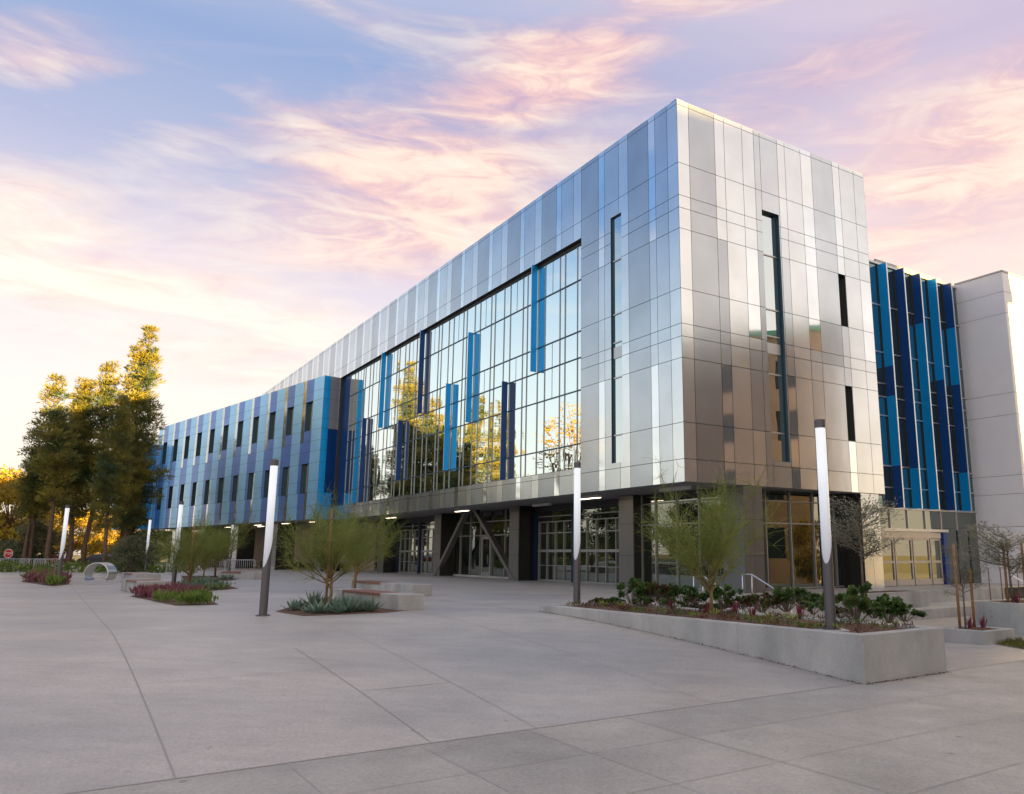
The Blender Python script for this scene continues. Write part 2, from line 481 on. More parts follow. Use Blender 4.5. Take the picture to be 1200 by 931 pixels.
def clad(mb, F, cols, rows, mat, holes=(), gap=.011, off=0.0, backm=None, backoff=-.035):
    """panels with open joints in front of a dark back plane"""
    for i in range(len(cols)-1):
        for j in range(len(rows)-1):
            m = mat(.5*(cols[i]+cols[i+1]), .5*(rows[j]+rows[j+1]))
            if m is None: continue
            rects = [(cols[i]+gap, cols[i+1]-gap, rows[j]+gap, rows[j+1]-gap)]
            for h in holes: rects = subtract(rects, h)
            for a0, a1, z0, z1 in rects:
                mb.quad(F(a0,off,z0), F(a1,off,z0), F(a1,off,z1), F(a0,off,z1), m)
    if backm is not None:
        rects = [(cols[0], cols[-1], rows[0], rows[-1])]
        for h in holes: rects = subtract(rects, h)
        for a0, a1, z0, z1 in rects:
            mb.quad(F(a0,backoff,z0), F(a1,backoff,z0), F(a1,backoff,z1), F(a0,backoff,z1), backm)

def reveal(mb, F, a0, a1, z0, z1, o0, o1, m):
    mb.quad(F(a0,o0,z0),F(a0,o1,z0),F(a0,o1,z1),F(a0,o0,z1),m)
    mb.quad(F(a1,o0,z0),F(a1,o1,z0),F(a1,o1,z1),F(a1,o0,z1),m)
    mb.quad(F(a0,o0,z1),F(a1,o0,z1),F(a1,o1,z1),F(a0,o1,z1),m)
    mb.quad(F(a0,o0,z0),F(a1,o0,z0),F(a1,o1,z0),F(a0,o1,z0),m)

# ------------------------------------------------------------------ main building
ZB, ZR = 4.42, 21.2
bld = empty('academic_building', W(0,0,0), 'long metal-clad building with mirrored curtain wall, blue fins and lower blue wing', 'building')
ROWS = [ZB, 5.35, 6.84, 9.53, 10.44, 10.99, 12.52, 15.19, 16.13, 16.7, 18.2, 20.95, ZR]
cols = [0, .70, 1.56]; kinds = ['m', 'm']
P_ = 3.984
for k in range(20):
    b = 1.56 + P_*k
    cols += [b+.5, b+2.05, b+2.80, b+P_]; kinds += ['s', 'd', 'm', 'm']
cols = [c for c in cols]
def left_kind(u, z):
    for i in range(len(kinds)):
        if cols[i] <= u < cols[i+1]: k = kinds[i]; idx = i; break
    else: k = 'm'; idx = 0
    if k == 's':
        if 9.53 < z < 15.2: return 2
        return 0
    if k == 'd':
        if 3.0 < u < 3.7 and False: return 1
        return 3
    if k == 'm':
        if idx % 4 == 1 and 15.2 < z < 16.8: return 2
        return 2 if (idx % 2) else 1
    return 2
CWH = (7.6, 47.55, 5.62, 17.3)
SLL = (4.17, 5.03, 5.60, 17.42)
mb = MB()
clad(mb, LF, cols, ROWS, left_kind, [CWH, SLL], backm=4)
PM = [M['p_strip'], M['p_light'], M['p_med'], M['p_dark'], M['back']]
part(mb, 'facade_panel_cladding', PM, bld)

vcols = [0, .66, 2.18, 2.77, 3.90, 4.66, 5.06, 6.23, 6.75, 7.87, 8.66, 10.23, 10.75, 11.89, 12.72]
vk =    ['l','d','s','l','l','m','d','s','l','s','d','s','l','l']
SLR = (5.02, 6.15, 5.57, 17.27)
WR1 = (10.20, 10.73, 12.53, 15.2); WR2 = (10.20, 10.73, 6.86, 9.53)
def right_kind(v, z):
    for i in range(len(vk)):
        if vcols[i] <= v < vcols[i+1]: break
    k = vk[i]
    up = z > 10.44
    if i == 0: return 1
    if i == 1: return 3
    if i == 2: return 0 if z < 9.53 else (3 if z < 15.19 else 1)
    if i == 3: return 1
    if i == 4: return (0 if 10.99 < z < 15.19 else 1) if up else 3 if z > 6.84 else 1
    if i == 5: return 2 if z > 15.19 else 3
    if i == 6: return 2 if z > 15 else 3
    if i == 7: return 1 if z > 15.19 else (2 if z > 9.53 else 0)
    if i == 8: return 1
    if i == 9: return 0 if z > 10.99 else 2
    if i == 10: return 2 if z > 12.5 else (3 if z > 10.4 else 2)
    if i == 11: return 0 if (z > 15.2 or z < 6.84) else 2
    if i == 12: return 1
    return (0 if 10.99 < z < 15.19 else 1)
mb = MB()
clad(mb, RF, vcols, ROWS, right_kind, [SLR, WR1, WR2], backm=4)
part(mb, 'tower_panel_cladding', PM, bld)

# curtain wall: glass (flat panes) > mullions, then fins
GO = -.30
mb = MB()
muls = [CWH[0]]
for k in range(11):
    b = 7.6+P_*k
    for d in (.77, 1.95, 2.46, 3.98):
        if b+d < 45.6: muls.append(b+d)
muls.append(45.6)
TR = [CWH[2], 6.87, 9.55, 11.2, 12.57, 15.27, CWH[3]]
for i in range(len(muls)-1):
    for j in range(len(TR)-1):
        t = (rnd.random()-.5)*.006; t2 = (rnd.random()-.5)*.005     # no two panes hang quite alike
        a0, a1, z0, z1 = muls[i], muls[i+1], TR[j], TR[j+1]
        mb.quad(LF(a0,GO+t,z0), LF(a1,GO-t,z0), LF(a1,GO-t+t2,z1), LF(a0,GO+t+t2,z1), 0)
cwall = part(mb, 'curtain_wall', M['cw'], bld)
mb = MB()
for u in muls[1:-1]:
    mb.fbox(LF, u-.022, u+.022, GO-.02, GO+.035, CWH[2], CWH[3], 0)
for i in range(len(muls)-1):
    w = muls[i+1]-muls[i]
    if w > 1.4:                                          # thin silicone joint halving the wide panes
        for z0, z1 in ((15.27, 17.3), (9.55, 12.57)):
            c = .5*(muls[i]+muls[i+1])
            mb.fbox(LF, c-.010, c+.010, GO-.01, GO+.012, z0, z1, 1)
for z in TR[1:-1]:
    mb.fbox(LF, CWH[0], 45.6, GO-.02, GO+.045, z-.028, z+.028, 1)
mb.fbox(LF, CWH[0], 45.6, GO-.02, GO+.06, CWH[3]-.16, CWH[3]-.002, 2)
mb.fbox(LF, CWH[0], 45.6, GO-.02, GO+.05, CWH[2]+.002, CWH[2]+.07, 1)
part(mb, 'mullion_grid', [M['mull'], M['frame_blue'], M['frame_dark']], cwall)
mb = MB()
reveal(mb, LF, CWH[0], CWH[1], CWH[2], CWH[3], -.002, GO-.03, 0)
part(mb, 'curtain_wall_reveal', M['frame_dark'], bld)
mb = MB()
mb.fbox(LF, 45.62, 47.54, GO-.05, GO+.02, CWH[2]+.003, CWH[3]-.003, 0)
part(mb, 'navy_end_panel', M['b_navy'], bld)
FINS = [(12.37,11.25,17.29,'fin_cyan'), (15.64,5.64,11.28,'fin_navy'), (20.35,9.54,15.28,'fin_cyan'), (23.53,6.84,12.54,'fin_cyan'),
        (28.40,11.25,17.29,'fin_navy'), (36.36,11.25,17.29,'fin_cyan'), (32.04,6.84,11.25,'fin_navy'), (40.33,5.64,12.57,'fin_navy')]
for u, z0, z1, mt in FINS:
    mb = MB()
    mb.fbox(LF, u-.035, u+.035, GO+.08, .14, z0, z1, 0)
    mb.fbox(LF, u-.02, u+.02, .141, .150, z0, z1, 1)
    part(mb, 'facade_fin', [M[mt], M['fin_edge']], bld)

def slot(F, a0, a1, z0, z1, ts, spandrel=None, rec=.30, gm='slotg', jamb='frame_blue'):
    mb = MB()
    zs = [z0]+ts+[z1]
    for i in range(len(zs)-1):
        mb.quad(F(a0,-rec,zs[i]),F(a1,-rec,zs[i]),F(a1,-rec,zs[i+1]),F(a0,-rec,zs[i+1]),0)
    w = part(mb, 'slot_window', M[gm], bld)
    mb = MB()
    reveal(mb, F, a0, a1, z0, z1, -.002, -rec-.02, 0)
    for t in ts: mb.fbox(F, a0, a1, -rec-.01, -rec+.05, t-.03, t+.03, 1)
    if spandrel: mb.fbox(F, a0+.003, a1-.003, -rec-.01, -rec+.04, spandrel[0], spandrel[1], 1)
    for a in (a0, a1): mb.fbox(F, max(a-.085,a0+.003), min(a+.085,a1-.003), -rec-.01, -rec+.05, z0+.003, z1-.003, 0)
    part(mb, 'window_frame', [M[jamb], M['alu'], M['frame_dark']], w)
slot(LF, *SLL, [6.87, 9.53, 11.2, 12.57, 15.2], (10.45, 10.98), .12)
slot(RF, *SLR, [6.87, 9.53, 11.3, 12.57, 15.2], (10.48, 10.98), .24)
for w_ in (WR1, WR2):
    mb = MB()
    a0, a1, z0, z1 = w_
    mb.quad(RF(a0,-.25,z0),RF(a1,-.25,z0),RF(a1,-.25,z1),RF(a0,-.25,z1))
    w = part(mb, 'narrow_window', M['gg'], bld)
    mb = MB(); reveal(mb, RF, a0, a1, z0, z1, -.002, -.27, 0)
    mb.fbox(RF, a0+.003, a0+.05, -.26, -.20, z0+.003, z1-.003, 0)
    part(mb, 'window_frame', M['frame_dark'], w)

# body, roof, soffit
mb = MB()
mb.poly([W(0.02,0.02,ZR-.05), W(81,0.02,ZR-.05), W(81,12.7,ZR-.05), W(0.02,12.7,ZR-.05)], 0)
mb.quad(W(0,12.72,4.42),W(81,12.72,0),W(81,12.72,ZR),W(0,12.72,ZR),1)
mb.quad(W(81,0,ZB),W(81,12.72,ZB),W(81,12.72,ZR),W(81,0,ZR),1)
mb.fbox(LF, 0, 81, -.40, -.02, ZR-.06, ZR+.012, 2)
mb.fbox(RF, 0, 12.72, -.40, -.02, ZR-.06, ZR+.014, 2)
part(mb, 'roof', [M['roof'], M['white'], M['p_light']], bld)
mb = MB()
mb.poly([W(.02,.02,ZB-.0), W(81,.02,ZB), W(81,12.6,ZB), W(.02,12.6,ZB)], 0)
mb.fbox(LF, .0, 81, -.12, -.002, ZB-.06, ZB-.004, 1)
mb.fbox(RF, .12, 12.72, -.12, -.002, ZB-.06, ZB-.006, 1)
part(mb, 'soffit', [M['soffit'], M['back']], bld)

# ground floor
GV = 3.9
mb = MB()
mb.quad(W(1.25,3.25,.0),W(7.2,3.25,.0),W(7.2,3.25,ZB-.01),W(1.25,3.25,ZB-.01))
sg = part(mb, 'corner_storefront', M['gg'], bld)
mb = MB()
def F3(a, off, z): return W(a, 3.25-off, z)
def F4(a, off, z): return W(a, GV-off, z)
for u in (2.82, 4.38, 5.94, 7.06): mb.fbox(F3, u-.03, u+.03, 0, .08, .02, ZB-.02, 0)
for z in (2.95, 3.95): mb.fbox(F3, 1.25, 7.2, .0, .06, z-.03, z+.03, 0)
mb.fbox(F3, 1.25, 7.2, 0, .07, .0, .10, 0)
part(mb, 'mullion_grid', [M['mull2']], sg)

COLS = [(7.04,8.21), (18.51,19.65), (30.07,31.22), (41.7,42.9)]
for a0, a1 in COLS:
    mb = MB()
    mb.fbox(LF, a0, a1, -GV+.02, -2.7, 0, ZB-.01, 1)
    for z0, z1 in ((0,1.5), (1.515,3.0), (3.015,ZB-.02)):
        mb.fbox(LF, a0-.012, a1+.012, -2.74, -2.68, z0+.003, z1, 0)
    part(mb, 'ground_column', [M['p_col'], M['p_black']], bld)

def bay(u0, u1, posts, panes, name='glazed_door_bay'):
    mb = MB()
    mb.quad(F4(u0,0,.0),F4(u1,0,.0),F4(u1,0,ZB-.01),F4(u0,0,ZB-.01))
    g = part(mb, name, M['gg'], bld)
    mb = MB()
    for z, h in ((.03,.06), (.90,.018), (1.74,.075), (2.77,.03), (3.43,.03), (3.75,.03)):
        mb.fbox(F4, u0, u1, .0, .07 if h > .02 else .04, max(.002,z-h), z+h, 0)
    for u in panes: mb.fbox(F4, u-.028, u+.028, 0, .085, .02, 3.43, 0)
    for u in posts: mb.fbox(F4, u-.16, u+.16, 0, .22, .0, 3.95, 1)
    mb.fbox(F4, u0, u1, .0, .1, 4.05, ZB-.012, 2)
    part(mb, 'door_frame', [M['mull2'], M['navy_post'], M['frame_dark']], g)
def spread(a, b, n): return [a+(b-a)*i/n for i in range(n+1)]
bay(8.3, 18.6, [8.9, 14.0, 18.3], spread(9.15,13.75,5)+spread(14.25,18.05,4))
bay(31.3, 41.6, [31.7, 36.6, 41.3], spread(32.0,36.3,4)+spread(36.9,41.0,4))
bay(43.0, 47.4, [43.4], spread(43.7,47.2,4))
# centre bay with the braces and the door
mb = MB()
mb.quad(F4(19.7,0,.0),F4(30.0,0,.0),F4(30.0,0,ZB-.01),F4(19.7,0,ZB-.01))
g = part(mb, 'entrance_storefront', M['gg'], bld)
mb = MB()
for u in (20.6,22.4,26.0,27.6,29.2): mb.fbox(F4, u-.03, u+.03, 0, .08, .09, ZB-.02, 0)
for z in (.06, 2.78, 3.7): mb.fbox(F4, 19.7, 30.0, 0, .06, z-.035, z+.035, 0)
mb.fbox(F4, 19.7, 30., .0, .16, .0, .12, 1)
part(mb, 'mullion_grid', [M['mull2'], M['wallc']], g)
mb = MB()
mb.fbox(F4, 24.25, 24.42, .0, .14, .0, 2.72, 0); mb.fbox(F4, 25.48, 25.65, .0, .14, .0, 2.72, 0)
mb.fbox(F4, 24.42, 25.48, .0, .14, 2.52, 2.72, 0); mb.fbox(F4, 24.42, 25.48, .0, .14, .13, .38, 0)
mb.fbox(F4, 24.55, 24.60, .15, .20, .9, 1.5, 0)
mb.quad(F4(24.42,.1,.38),F4(25.48,.1,.38),F4(25.48,.1,2.52),F4(24.42,.1,2.52),1)
part(mb, 'entrance_door', [simple('grey_door_frame',(.30,.30,.31),.4,.5), M['gg']], bld)
for (ua, za, ub, zb) in ((30.9,.0,26.0,ZB), (19.0,.0,24.6,ZB)):
    mb = MB()
    w = .19
    def FB(u, off, z): return W(u, 3.0-off, z)
    mb.hexa([FB(ua-w,0,za),FB(ua+w,0,za),FB(ua+w,.36,za),FB(ua-w,.36,za),FB(ub-w,0,zb-.01),FB(ub+w,0,zb-.01),FB(ub+w,.36,zb-.01),FB(ub-w,.36,zb-.01)])
    part(mb, 'diagonal_brace', M['p_col'], bld)
# back wall of the undercroft and the corner pier
mb = MB()
mb.fbox(RF, 3.20, 4.30, -1.35, -.015, 0, ZB-.012, 1)
for z0, z1 in ((0,1.5), (1.515,3.0), (3.015,ZB-.02)):
    for a0, a1 in ((3.2,3.74),(3.755,4.3)):
        mb.fbox(RF, a0, a1, -.02, .0, z0+.003, z1, 0)
    mb.quad(W(0.02,3.19,z0+.003),W(1.33,3.19,z0+.003),W(1.33,3.19,z1),W(.02,3.19,z1),2)
part(mb, 'corner_pier', [M['p_col'], M['p_black'], simple('pier_side_grey',(.16,.17,.18),.45,.4)], bld)
mb = MB()
mb.fbox(RF, 10.85, 12.2, -2.4, -.02, 0, ZB-.012, 1)
for z0, z1 in ((0,1.5), (1.515,3.0), (3.015,ZB-.02)):
    for a0, a1 in ((10.85,11.5),(11.515,12.2)):
        mb.fbox(RF, a0, a1, -.02, .0, z0+.003, z1, 0)
mb.fbox(RF, 10.84, 10.85, -2.4, -.02, 0, ZB-.012, 1)
part(mb, 'corner_pier', [M['p_med'], M['p_black']], bld)
mb = MB()
def FR(v, off, z): return W(1.3-off, v, z)
mb.quad(FR(4.3,0,.0),FR(10.85,0,.0),FR(10.85,0,ZB-.01),FR(4.3,0,ZB-.01))
g = part(mb, 'side_storefront', M['gg'], bld)
mb = MB()
for v in (4.36,5.75,7.35,8.9,10.4): mb.fbox(FR, v-.03, v+.03, 0, .09, .02, ZB-.02, 0)
for z in (2.95, 3.95, .07): mb.fbox(FR, 4.3, 10.85, 0, .06, z-.03, z+.03, 0)
part(mb, 'mullion_grid', [M['mull2']], g)
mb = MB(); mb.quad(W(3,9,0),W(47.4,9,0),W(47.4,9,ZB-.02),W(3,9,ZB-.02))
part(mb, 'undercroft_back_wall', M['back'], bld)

def soffit_light(p, d, lit, z, length=1.2):
    mb = MB()
    d = Vector((d.x, d.y)); n = Vector((-d.y, d.x))
    a = Vector((p.x, p.y))
    def F(s, o, zz): q = a+d*s+n*o; return Vector((q.x, q.y, zz))
    mb.fbox(F, -length/2, length/2, -.11, .11, z-.14, z-.01, 0)
    mb.fbox(F, -length/2+.03, length/2-.03, -.09, .09, z-.155, z-.142, 1 if lit else 0)
    part(mb, 'soffit_light', [M['lamp_off'], M['lightbar']], bld)
for u, v, lit in ((23.7,1.35,1), (8.8,1.3,1), (15.6,2.6,0), (36.2,1.2,1), (3.0,9.5,0), (2.2,1.3,0)):
    soffit_light(W(u,v,0), DU, lit, ZB, 1.9)

# glazed link beside the tower with its five tall fins
mb = MB()
LV = [12.74, 13.3, 14.72, 16.22, 17.71, 19.2, 20.68, 22.06]
LZ = [3.86, 4.9, 6.0, 8.6, 9.6, 10.3, 12.0, 14.6, 16.95]
def FL(v, off, z): return W(1.0-off, v, z)
for i in range(len(LV)-1):
    for j in range(len(LZ)-1):
        t = (rnd.random()-.5)*.006
        mb.quad(FL(LV[i],t,LZ[j]),FL(LV[i+1],-t,LZ[j]),FL(LV[i+1],-t,LZ[j+1]),FL(LV[i],t,LZ[j+1]))
lk = part(mb, 'link_glazing', M['lg'], bld)
mb = MB()
for v in LV[1:-1]: mb.fbox(FL, v-.03, v+.03, 0, .06, 3.86, 16.9, 0)
for z in LZ[1:-1]: mb.fbox(FL, 12.74, 22.06, 0, .07, z-.035, z+.035, 1)
mb.fbox(FL, 12.74, 22.06, -.2, .09, 16.9, 17.02, 1)
mb.fbox(FL, 12.74, 22.06, -.1, .10, 3.80, 3.90, 1)
part(mb, 'mullion_grid', [M['frame_dark'], M['alu']], lk)
pat = [[(3.86,4.9,1),(4.9,6.0,1),(6.0,9.62,0),(9.62,11.2,1),(11.2,16.85,0)],
       [(3.86,5.95,0),(5.95,16.85,1)],
       [(3.86,14.0,0),(14.0,16.85,1)],
       [(3.86,11.0,1),(11.0,16.85,0)],
       [(3.86,5.95,0),(5.95,10.9,1),(10.9,14.2,0),(14.2,16.85,1)]]
for k, v in enumerate((14.72, 16.22, 17.71, 19.2, 20.68)):
    mb = MB()
    for z0, z1, c in pat[k]:
        mb.fbox(FL, v-.03, v+.03, .08, .60, z0+.002, z1-.002, c)
    mb.fbox(FL, v-.04, v+.04, .601, .625, 3.86, 16.85, 2)
    part(mb, 'link_fin', [M['fin_cyan'], M['fin_navy'], M['fin_edge']], bld)
mb = MB()
mb.quad(W(1.0,12.74,17.0),W(1.0,22.06,17.0),W(14,22.06,17.0),W(14,12.74,17.0))
mb.fbox(FL, 14.72, 20.8, -.15, -.05, 17.0, 17.25, 0)
part(mb, 'link_roof', M['roof'], bld)
# entrance: small top panes, header, sliding doors
mb = MB()
mb.quad(FL(12.2,0,0),FL(22.06,0,0),FL(22.06,0,3.8),FL(12.2,0,3.8))
g = part(mb, 'link_storefront', M['gg'], bld)
mb = MB()
for v in (12.9,14.3,15.75,17.25,18.65,20.1): mb.fbox(FL, v-.025, v+.025, 0, .07, 2.85, 3.8, 0)
for v in (20.1,21.2): mb.fbox(FL, v-.02, v+.02, 0, .05, .0, 2.8, 1)
mb.fbox(FL, 12.4, 19.0, 0, .22, 2.70, 2.84, 0)
mb.fbox(FL, 12.4, 18.4, 0, .14, 2.38, 2.66, 2)
mb.fbox(FL, 18.45, 18.75, 0, .25, .0, 2.68, 3)
part(mb, 'mullion_grid', [M['alu'], M['frame_dark'], simple('door_header',(.5,.46,.42),.4,.5), simple('blue_post',(.01,.05,.25),.4)], g)
for a0, a1 in ((13.05,14.35), (14.42,15.85), (15.92,17.35), (17.42,18.35)):
    mb = MB()
    mb.fbox(FL, a0, a0+.10, .02, .12, .02, 2.36, 0); mb.fbox(FL, a1-.10, a1, .02, .12, .02, 2.36, 0)
    mb.fbox(FL, a0+.1, a1-.1, .02, .12, .02, .32, 0); mb.fbox(FL, a0+.1, a1-.1, .02, .12, 1.12, 1.24, 0); mb.fbox(FL, a0+.1, a1-.1, .02, .12, 2.26, 2.36, 0)
    d = part(mb, 'sliding_door', simple('anodised_door',(.42,.40,.38),.4,.6), bld)
    mb = MB(); mb.quad(FL(a0+.1,.07,.32),FL(a1-.1,.07,.32),FL(a1-.1,.07,2.26),FL(a0+.1,.07,2.26))
    part(mb, 'door_pane', M['gg'], d)

# blue wing
WZ0, WZ1 = 4.5, 17.3
WP = 3.90
WROWS = [WZ0, 5.65, 6.85, 7.9, 9.5, 10.55, 11.5, 12.5, 13.4, 15.2, 16.1, WZ1]
wc = [0, 2.05]
for k in range(11):
    b = WP*k
    for d in (2.05, 2.75, 3.42, 4.02):
        if b+d+.0 > wc[-1]+.05: wc.append(b+d)
    wc.append(b+WP+2.05) if b+WP+2.05 < 44 else None
wc = sorted(set(round(x,3) for x in wc if x < 44.3)) + [44.4]
wc2 = [wc[0]]
for x in wc[1:]:
    if x-wc2[-1] > .08: wc2.append(x)
wc = wc2
wrnd = random.Random(3)
def wing_kind(s, z):
    if s < 1.85: return 0
    p = (s-1.95) % WP
    if z > 12.5:                # beside and above the upper windows
        if p < 1.45: return 1
        if p < 2.05: return 2
        return 0
    if z > 9.5:
        if p < 1.42: return 1
        if p < 2.05 and z > 11.5: return 2
        if p < 2.05: return 1
        return 0
    if z > 6.85:
        if p < .75: return 2
        if p < 2.05: return 1
        return 0
    if p < .45: return 2
    if p < 1.8: return 1
    return 0
# finer split so that the colour columns follow their own rhythm
wc = [0, 1.0]
for k in range(12):
    b = 1.95+WP*k
    wc += [b, b+.45, b+.75, b+1.45, b+1.8, b+2.05, b+2.95]
wc = [x for x in wc if x < 44.3]+[44.4]
wh = []
for k in range(11):
    wh.append((1.93+WP*k, 3.30+WP*k, 12.52, 15.2))
    wh.append((2.10+WP*k, 3.38+WP*k, 6.86, 9.5))
def clad_runs(mb, F, cols, rows, kind, holes, backm):
    """merge neighbouring columns of one colour into one panel"""
    for j in range(len(rows)-1):
        z = .5*(rows[j]+rows[j+1])
        i = 0
        while i < len(cols)-1:
            k = kind(.5*(cols[i]+cols[i+1]), z); e = i+1
            while e < len(cols)-1 and kind(.5*(cols[e]+cols[e+1]), z) == k and cols[e+1]-cols[i] < 2.3: e += 1
            rects = [(cols[i]+.008, cols[e]-.008, rows[j]+.01, rows[j+1]-.01)]
            for h in holes: rects = subtract(rects, h)
            for a0, a1, z0, z1 in rects: mb.quad(F(a0,0,z0),F(a1,0,z0),F(a1,0,z1),F(a0,0,z1),k)
            i = e
    rects = [(cols[0], cols[-1], rows[0], rows[-1])]
    for h in holes: rects = subtract(rects, h)
    for a0, a1, z0, z1 in rects: mb.quad(F(a0,-.035,z0),F(a1,-.035,z0),F(a1,-.035,z1),F(a0,-.035,z1),backm)
mb = MB()
clad_runs(mb, WF, wc, WROWS, wing_kind, wh, 3)
part(mb, 'wing_panel_cladding', [M['b_light'], M['b_peri'], M['b_silver'], M['back']], bld)
for (a0, a1, z0, z1) in wh:
    mb = MB()
    m_ = .5*(a0+a1)
    mb.quad(WF(a0,-.28,z0),WF(m_,-.282,z0),WF(m_,-.282,z1),WF(a0,-.28,z1))
    mb.quad(WF(m_,-.282,z0),WF(a1,-.279,z0),WF(a1,-.279,z1),WF(m_,-.282,z1))
    w = part(mb, 'wing_window', M['gw'], bld)
    mb = MB(); reveal(mb, WF, a0, a1, z0, z1, -.002, -.3, 0)
    mb.fbox(WF, m_-.02, m_+.02, -.29, -.24, z0+.003, z1-.003, 1)
    part(mb, 'window_frame', [M['frame_blue'], M['alu']], w)
# wing end wall: cyan, grey, navy with a cyan foot
mb = MB()
def end_kind(t, z):
    if t < .62: return 0
    if z < 6.85: return 0 if t < 1.35 else 2
    if z > 12.5 and t < 1.62: return 1
    return 2
clad_runs(mb, WE, [0, .62, 1.35, 1.62, 2.6], WROWS, end_kind, [], 3)
part(mb, 'wing_end_cladding', [M['b_cyan'], M['b_grey'], M['b_navy'], M['back']], bld)
mb = MB()
p = [WF(0.02,-.02,0), WF(44.4,-.02,0), WF(44.4,-16,0), WF(9,-16,0)]
mb.poly([(q.x,q.y,WZ1-.05) for q in p], 0)
mb.fbox(WF, 0, 44.4, -.3, -.01, WZ1-.06, WZ1+.01, 1)
mb.poly([(q.x,q.y,WZ0+.01) for q in p], 2)
mb.quad(WF(44.4,0,WZ0),WF(44.4,-16,WZ0),WF(44.4,-16,WZ1),WF(44.4,0,WZ1),3)
mb.fbox(WF, 17.0, 18.2, -2.0, -1.2, WZ1, WZ1+.55, 1)
part(mb, 'wing_roof', [M['roof'], M['b_silver'], M['soffit'], M['b_cyan']], bld)
# far projecting bay beyond the wing
mb = MB()
def FE2(t, off, z):
    q = CW + DW*(44.4-off) - DN*(2.2-t); return Vector((q.x, q.y, z))
clad_runs(mb, FE2, [0, .8, 2.2], WROWS[:-2], lambda t, z: 0, [], 1)
def FW2(s, off, z): return WF(44.4+s, 2.2+off, z)
clad_runs(mb, FW2, [0, 1.6, 3.2, 4.8, 6.4, 8.0], WROWS[:-2], lambda s, z: int(s/1.6) % 3, [], 3)
part(mb, 'far_bay_cladding', [M['b_cyan'], M['b_light'], M['b_peri'], M['back']], bld)
# undercroft of the wing: stucco wall with slit windows, columns
mb = MB()
holes = [(6.6+5.4*k, 7.35+5.4*k, 1.1, 3.6) for k in range(7)]
rects = [(-2, 44.4, 0, WZ0)]
for h in holes: rects = subtract(rects, h)
for a0, a1, z0, z1 in rects: mb.quad(WF(a0,-6.2,z0),WF(a1,-6.2,z0),WF(a1,-6.2,z1),WF(a0,-6.2,z1),0)
part(mb, 'undercroft_stucco_wall', M['tanwall'], bld)
for a0, a1, z0, z1 in holes:
    mb = MB(); mb.quad(WF(a0,-6.4,z0),WF(a1,-6.4,z0),WF(a1,-6.4,z1),WF(a0,-6.4,z1),0)
    w = part(mb, 'slit_window', M['gw'], bld)
    mb = MB(); reveal(mb, WF, a0, a1, z0, z1, -6.198, -6.42, 0)
    part(mb, 'window_frame', M['frame_dark'], w)
for s in (1.6, 11.0, 20.5, 30.0, 39.5):
    mb = MB()
    mb.fbox(WF, s, s+1.1, -3.4, -1.6, 0, WZ0-.01, 1)
    mb.fbox(WF, s-.01, s+1.11, -1.598, -1.54, .003, WZ0-.02, 0)
    part(mb, 'ground_column', [M['p_med'], M['p_black']], bld)
for s, o in ((3.5,-1.6),(6.0,-3.6),(9.6,-1.7),(13.4,-3.7),(16.0,-1.7),(20.0,-3.7),(25.0,-2.2),(31,-2.4)):
    soffit_light(WF(s,o,0), DW, True, WZ0+.02, 1.5)

# white neighbour on the right
nb = empty('white_stucco_building', W(-1.83,22.08,0), 'plain white stucco block with shadow joints at the right edge', 'building')
mb = MB()
def FWL(a, off, z): return W(1.0-a, 22.08-off, z)     # its face along the link, a = 0 at the glass
def FWR(a, off, z): return W(-1.83-off, 22.08+a, z)
zj = [-.9, 3.0, 4.75, 5.75, 9.05, 10.25, 14.75, 16.0, 17.15]
for i in range(len(zj)-1):
    a, b = zj[i]+.012, zj[i+1]-.012
    mb.quad(FWL(-.05,0,a),FWL(2.83,0,a),FWL(2.83,0,b),FWL(-.05,0,b),0)
    mb.quad(FWR(0,0,a),FWR(24,0,a),FWR(24,0,b),FWR(0,0,b),0)
mb.fbox(FWL, -.05, 2.80, -.3, -.025, -.9, 17.1, 1)
mb.fbox(FWR, .03, 24, -.3, -.025, -.9, 17.1, 1)
part(mb, 'wall', [M['white'], M['joint_soft']], nb)
mb = MB()
mb.fbox(FWL, -.05, 2.87, -.3, .03, 17.15, 17.24, 0)
mb.fbox(FWR, .03, 24, -.3, .03, 17.152, 17.242, 0)
mb.quad(W(.9,22.1,17.1),W(-1.8,22.1,17.1),W(-1.8,46,17.1),W(.9,46,17.1),1)
mb.quad(W(.9,22.1,17.1),W(20,22.1,17.1),W(20,46,17.1),W(.9,46,17.1),1)
mb.quad(W(20,22.1,-.9),W(20,46,-.9),W(20,46,17.1),W(20,22.1,17.1),1)
mb.quad(W(-1.8,46,-.9),W(20,46,-.9),W(20,46,17.1),W(-1.8,46,17.1),1)
part(mb, 'roof', [simple('coping_grey',(.42,.43,.46),.5,.4), M['roof']], nb)

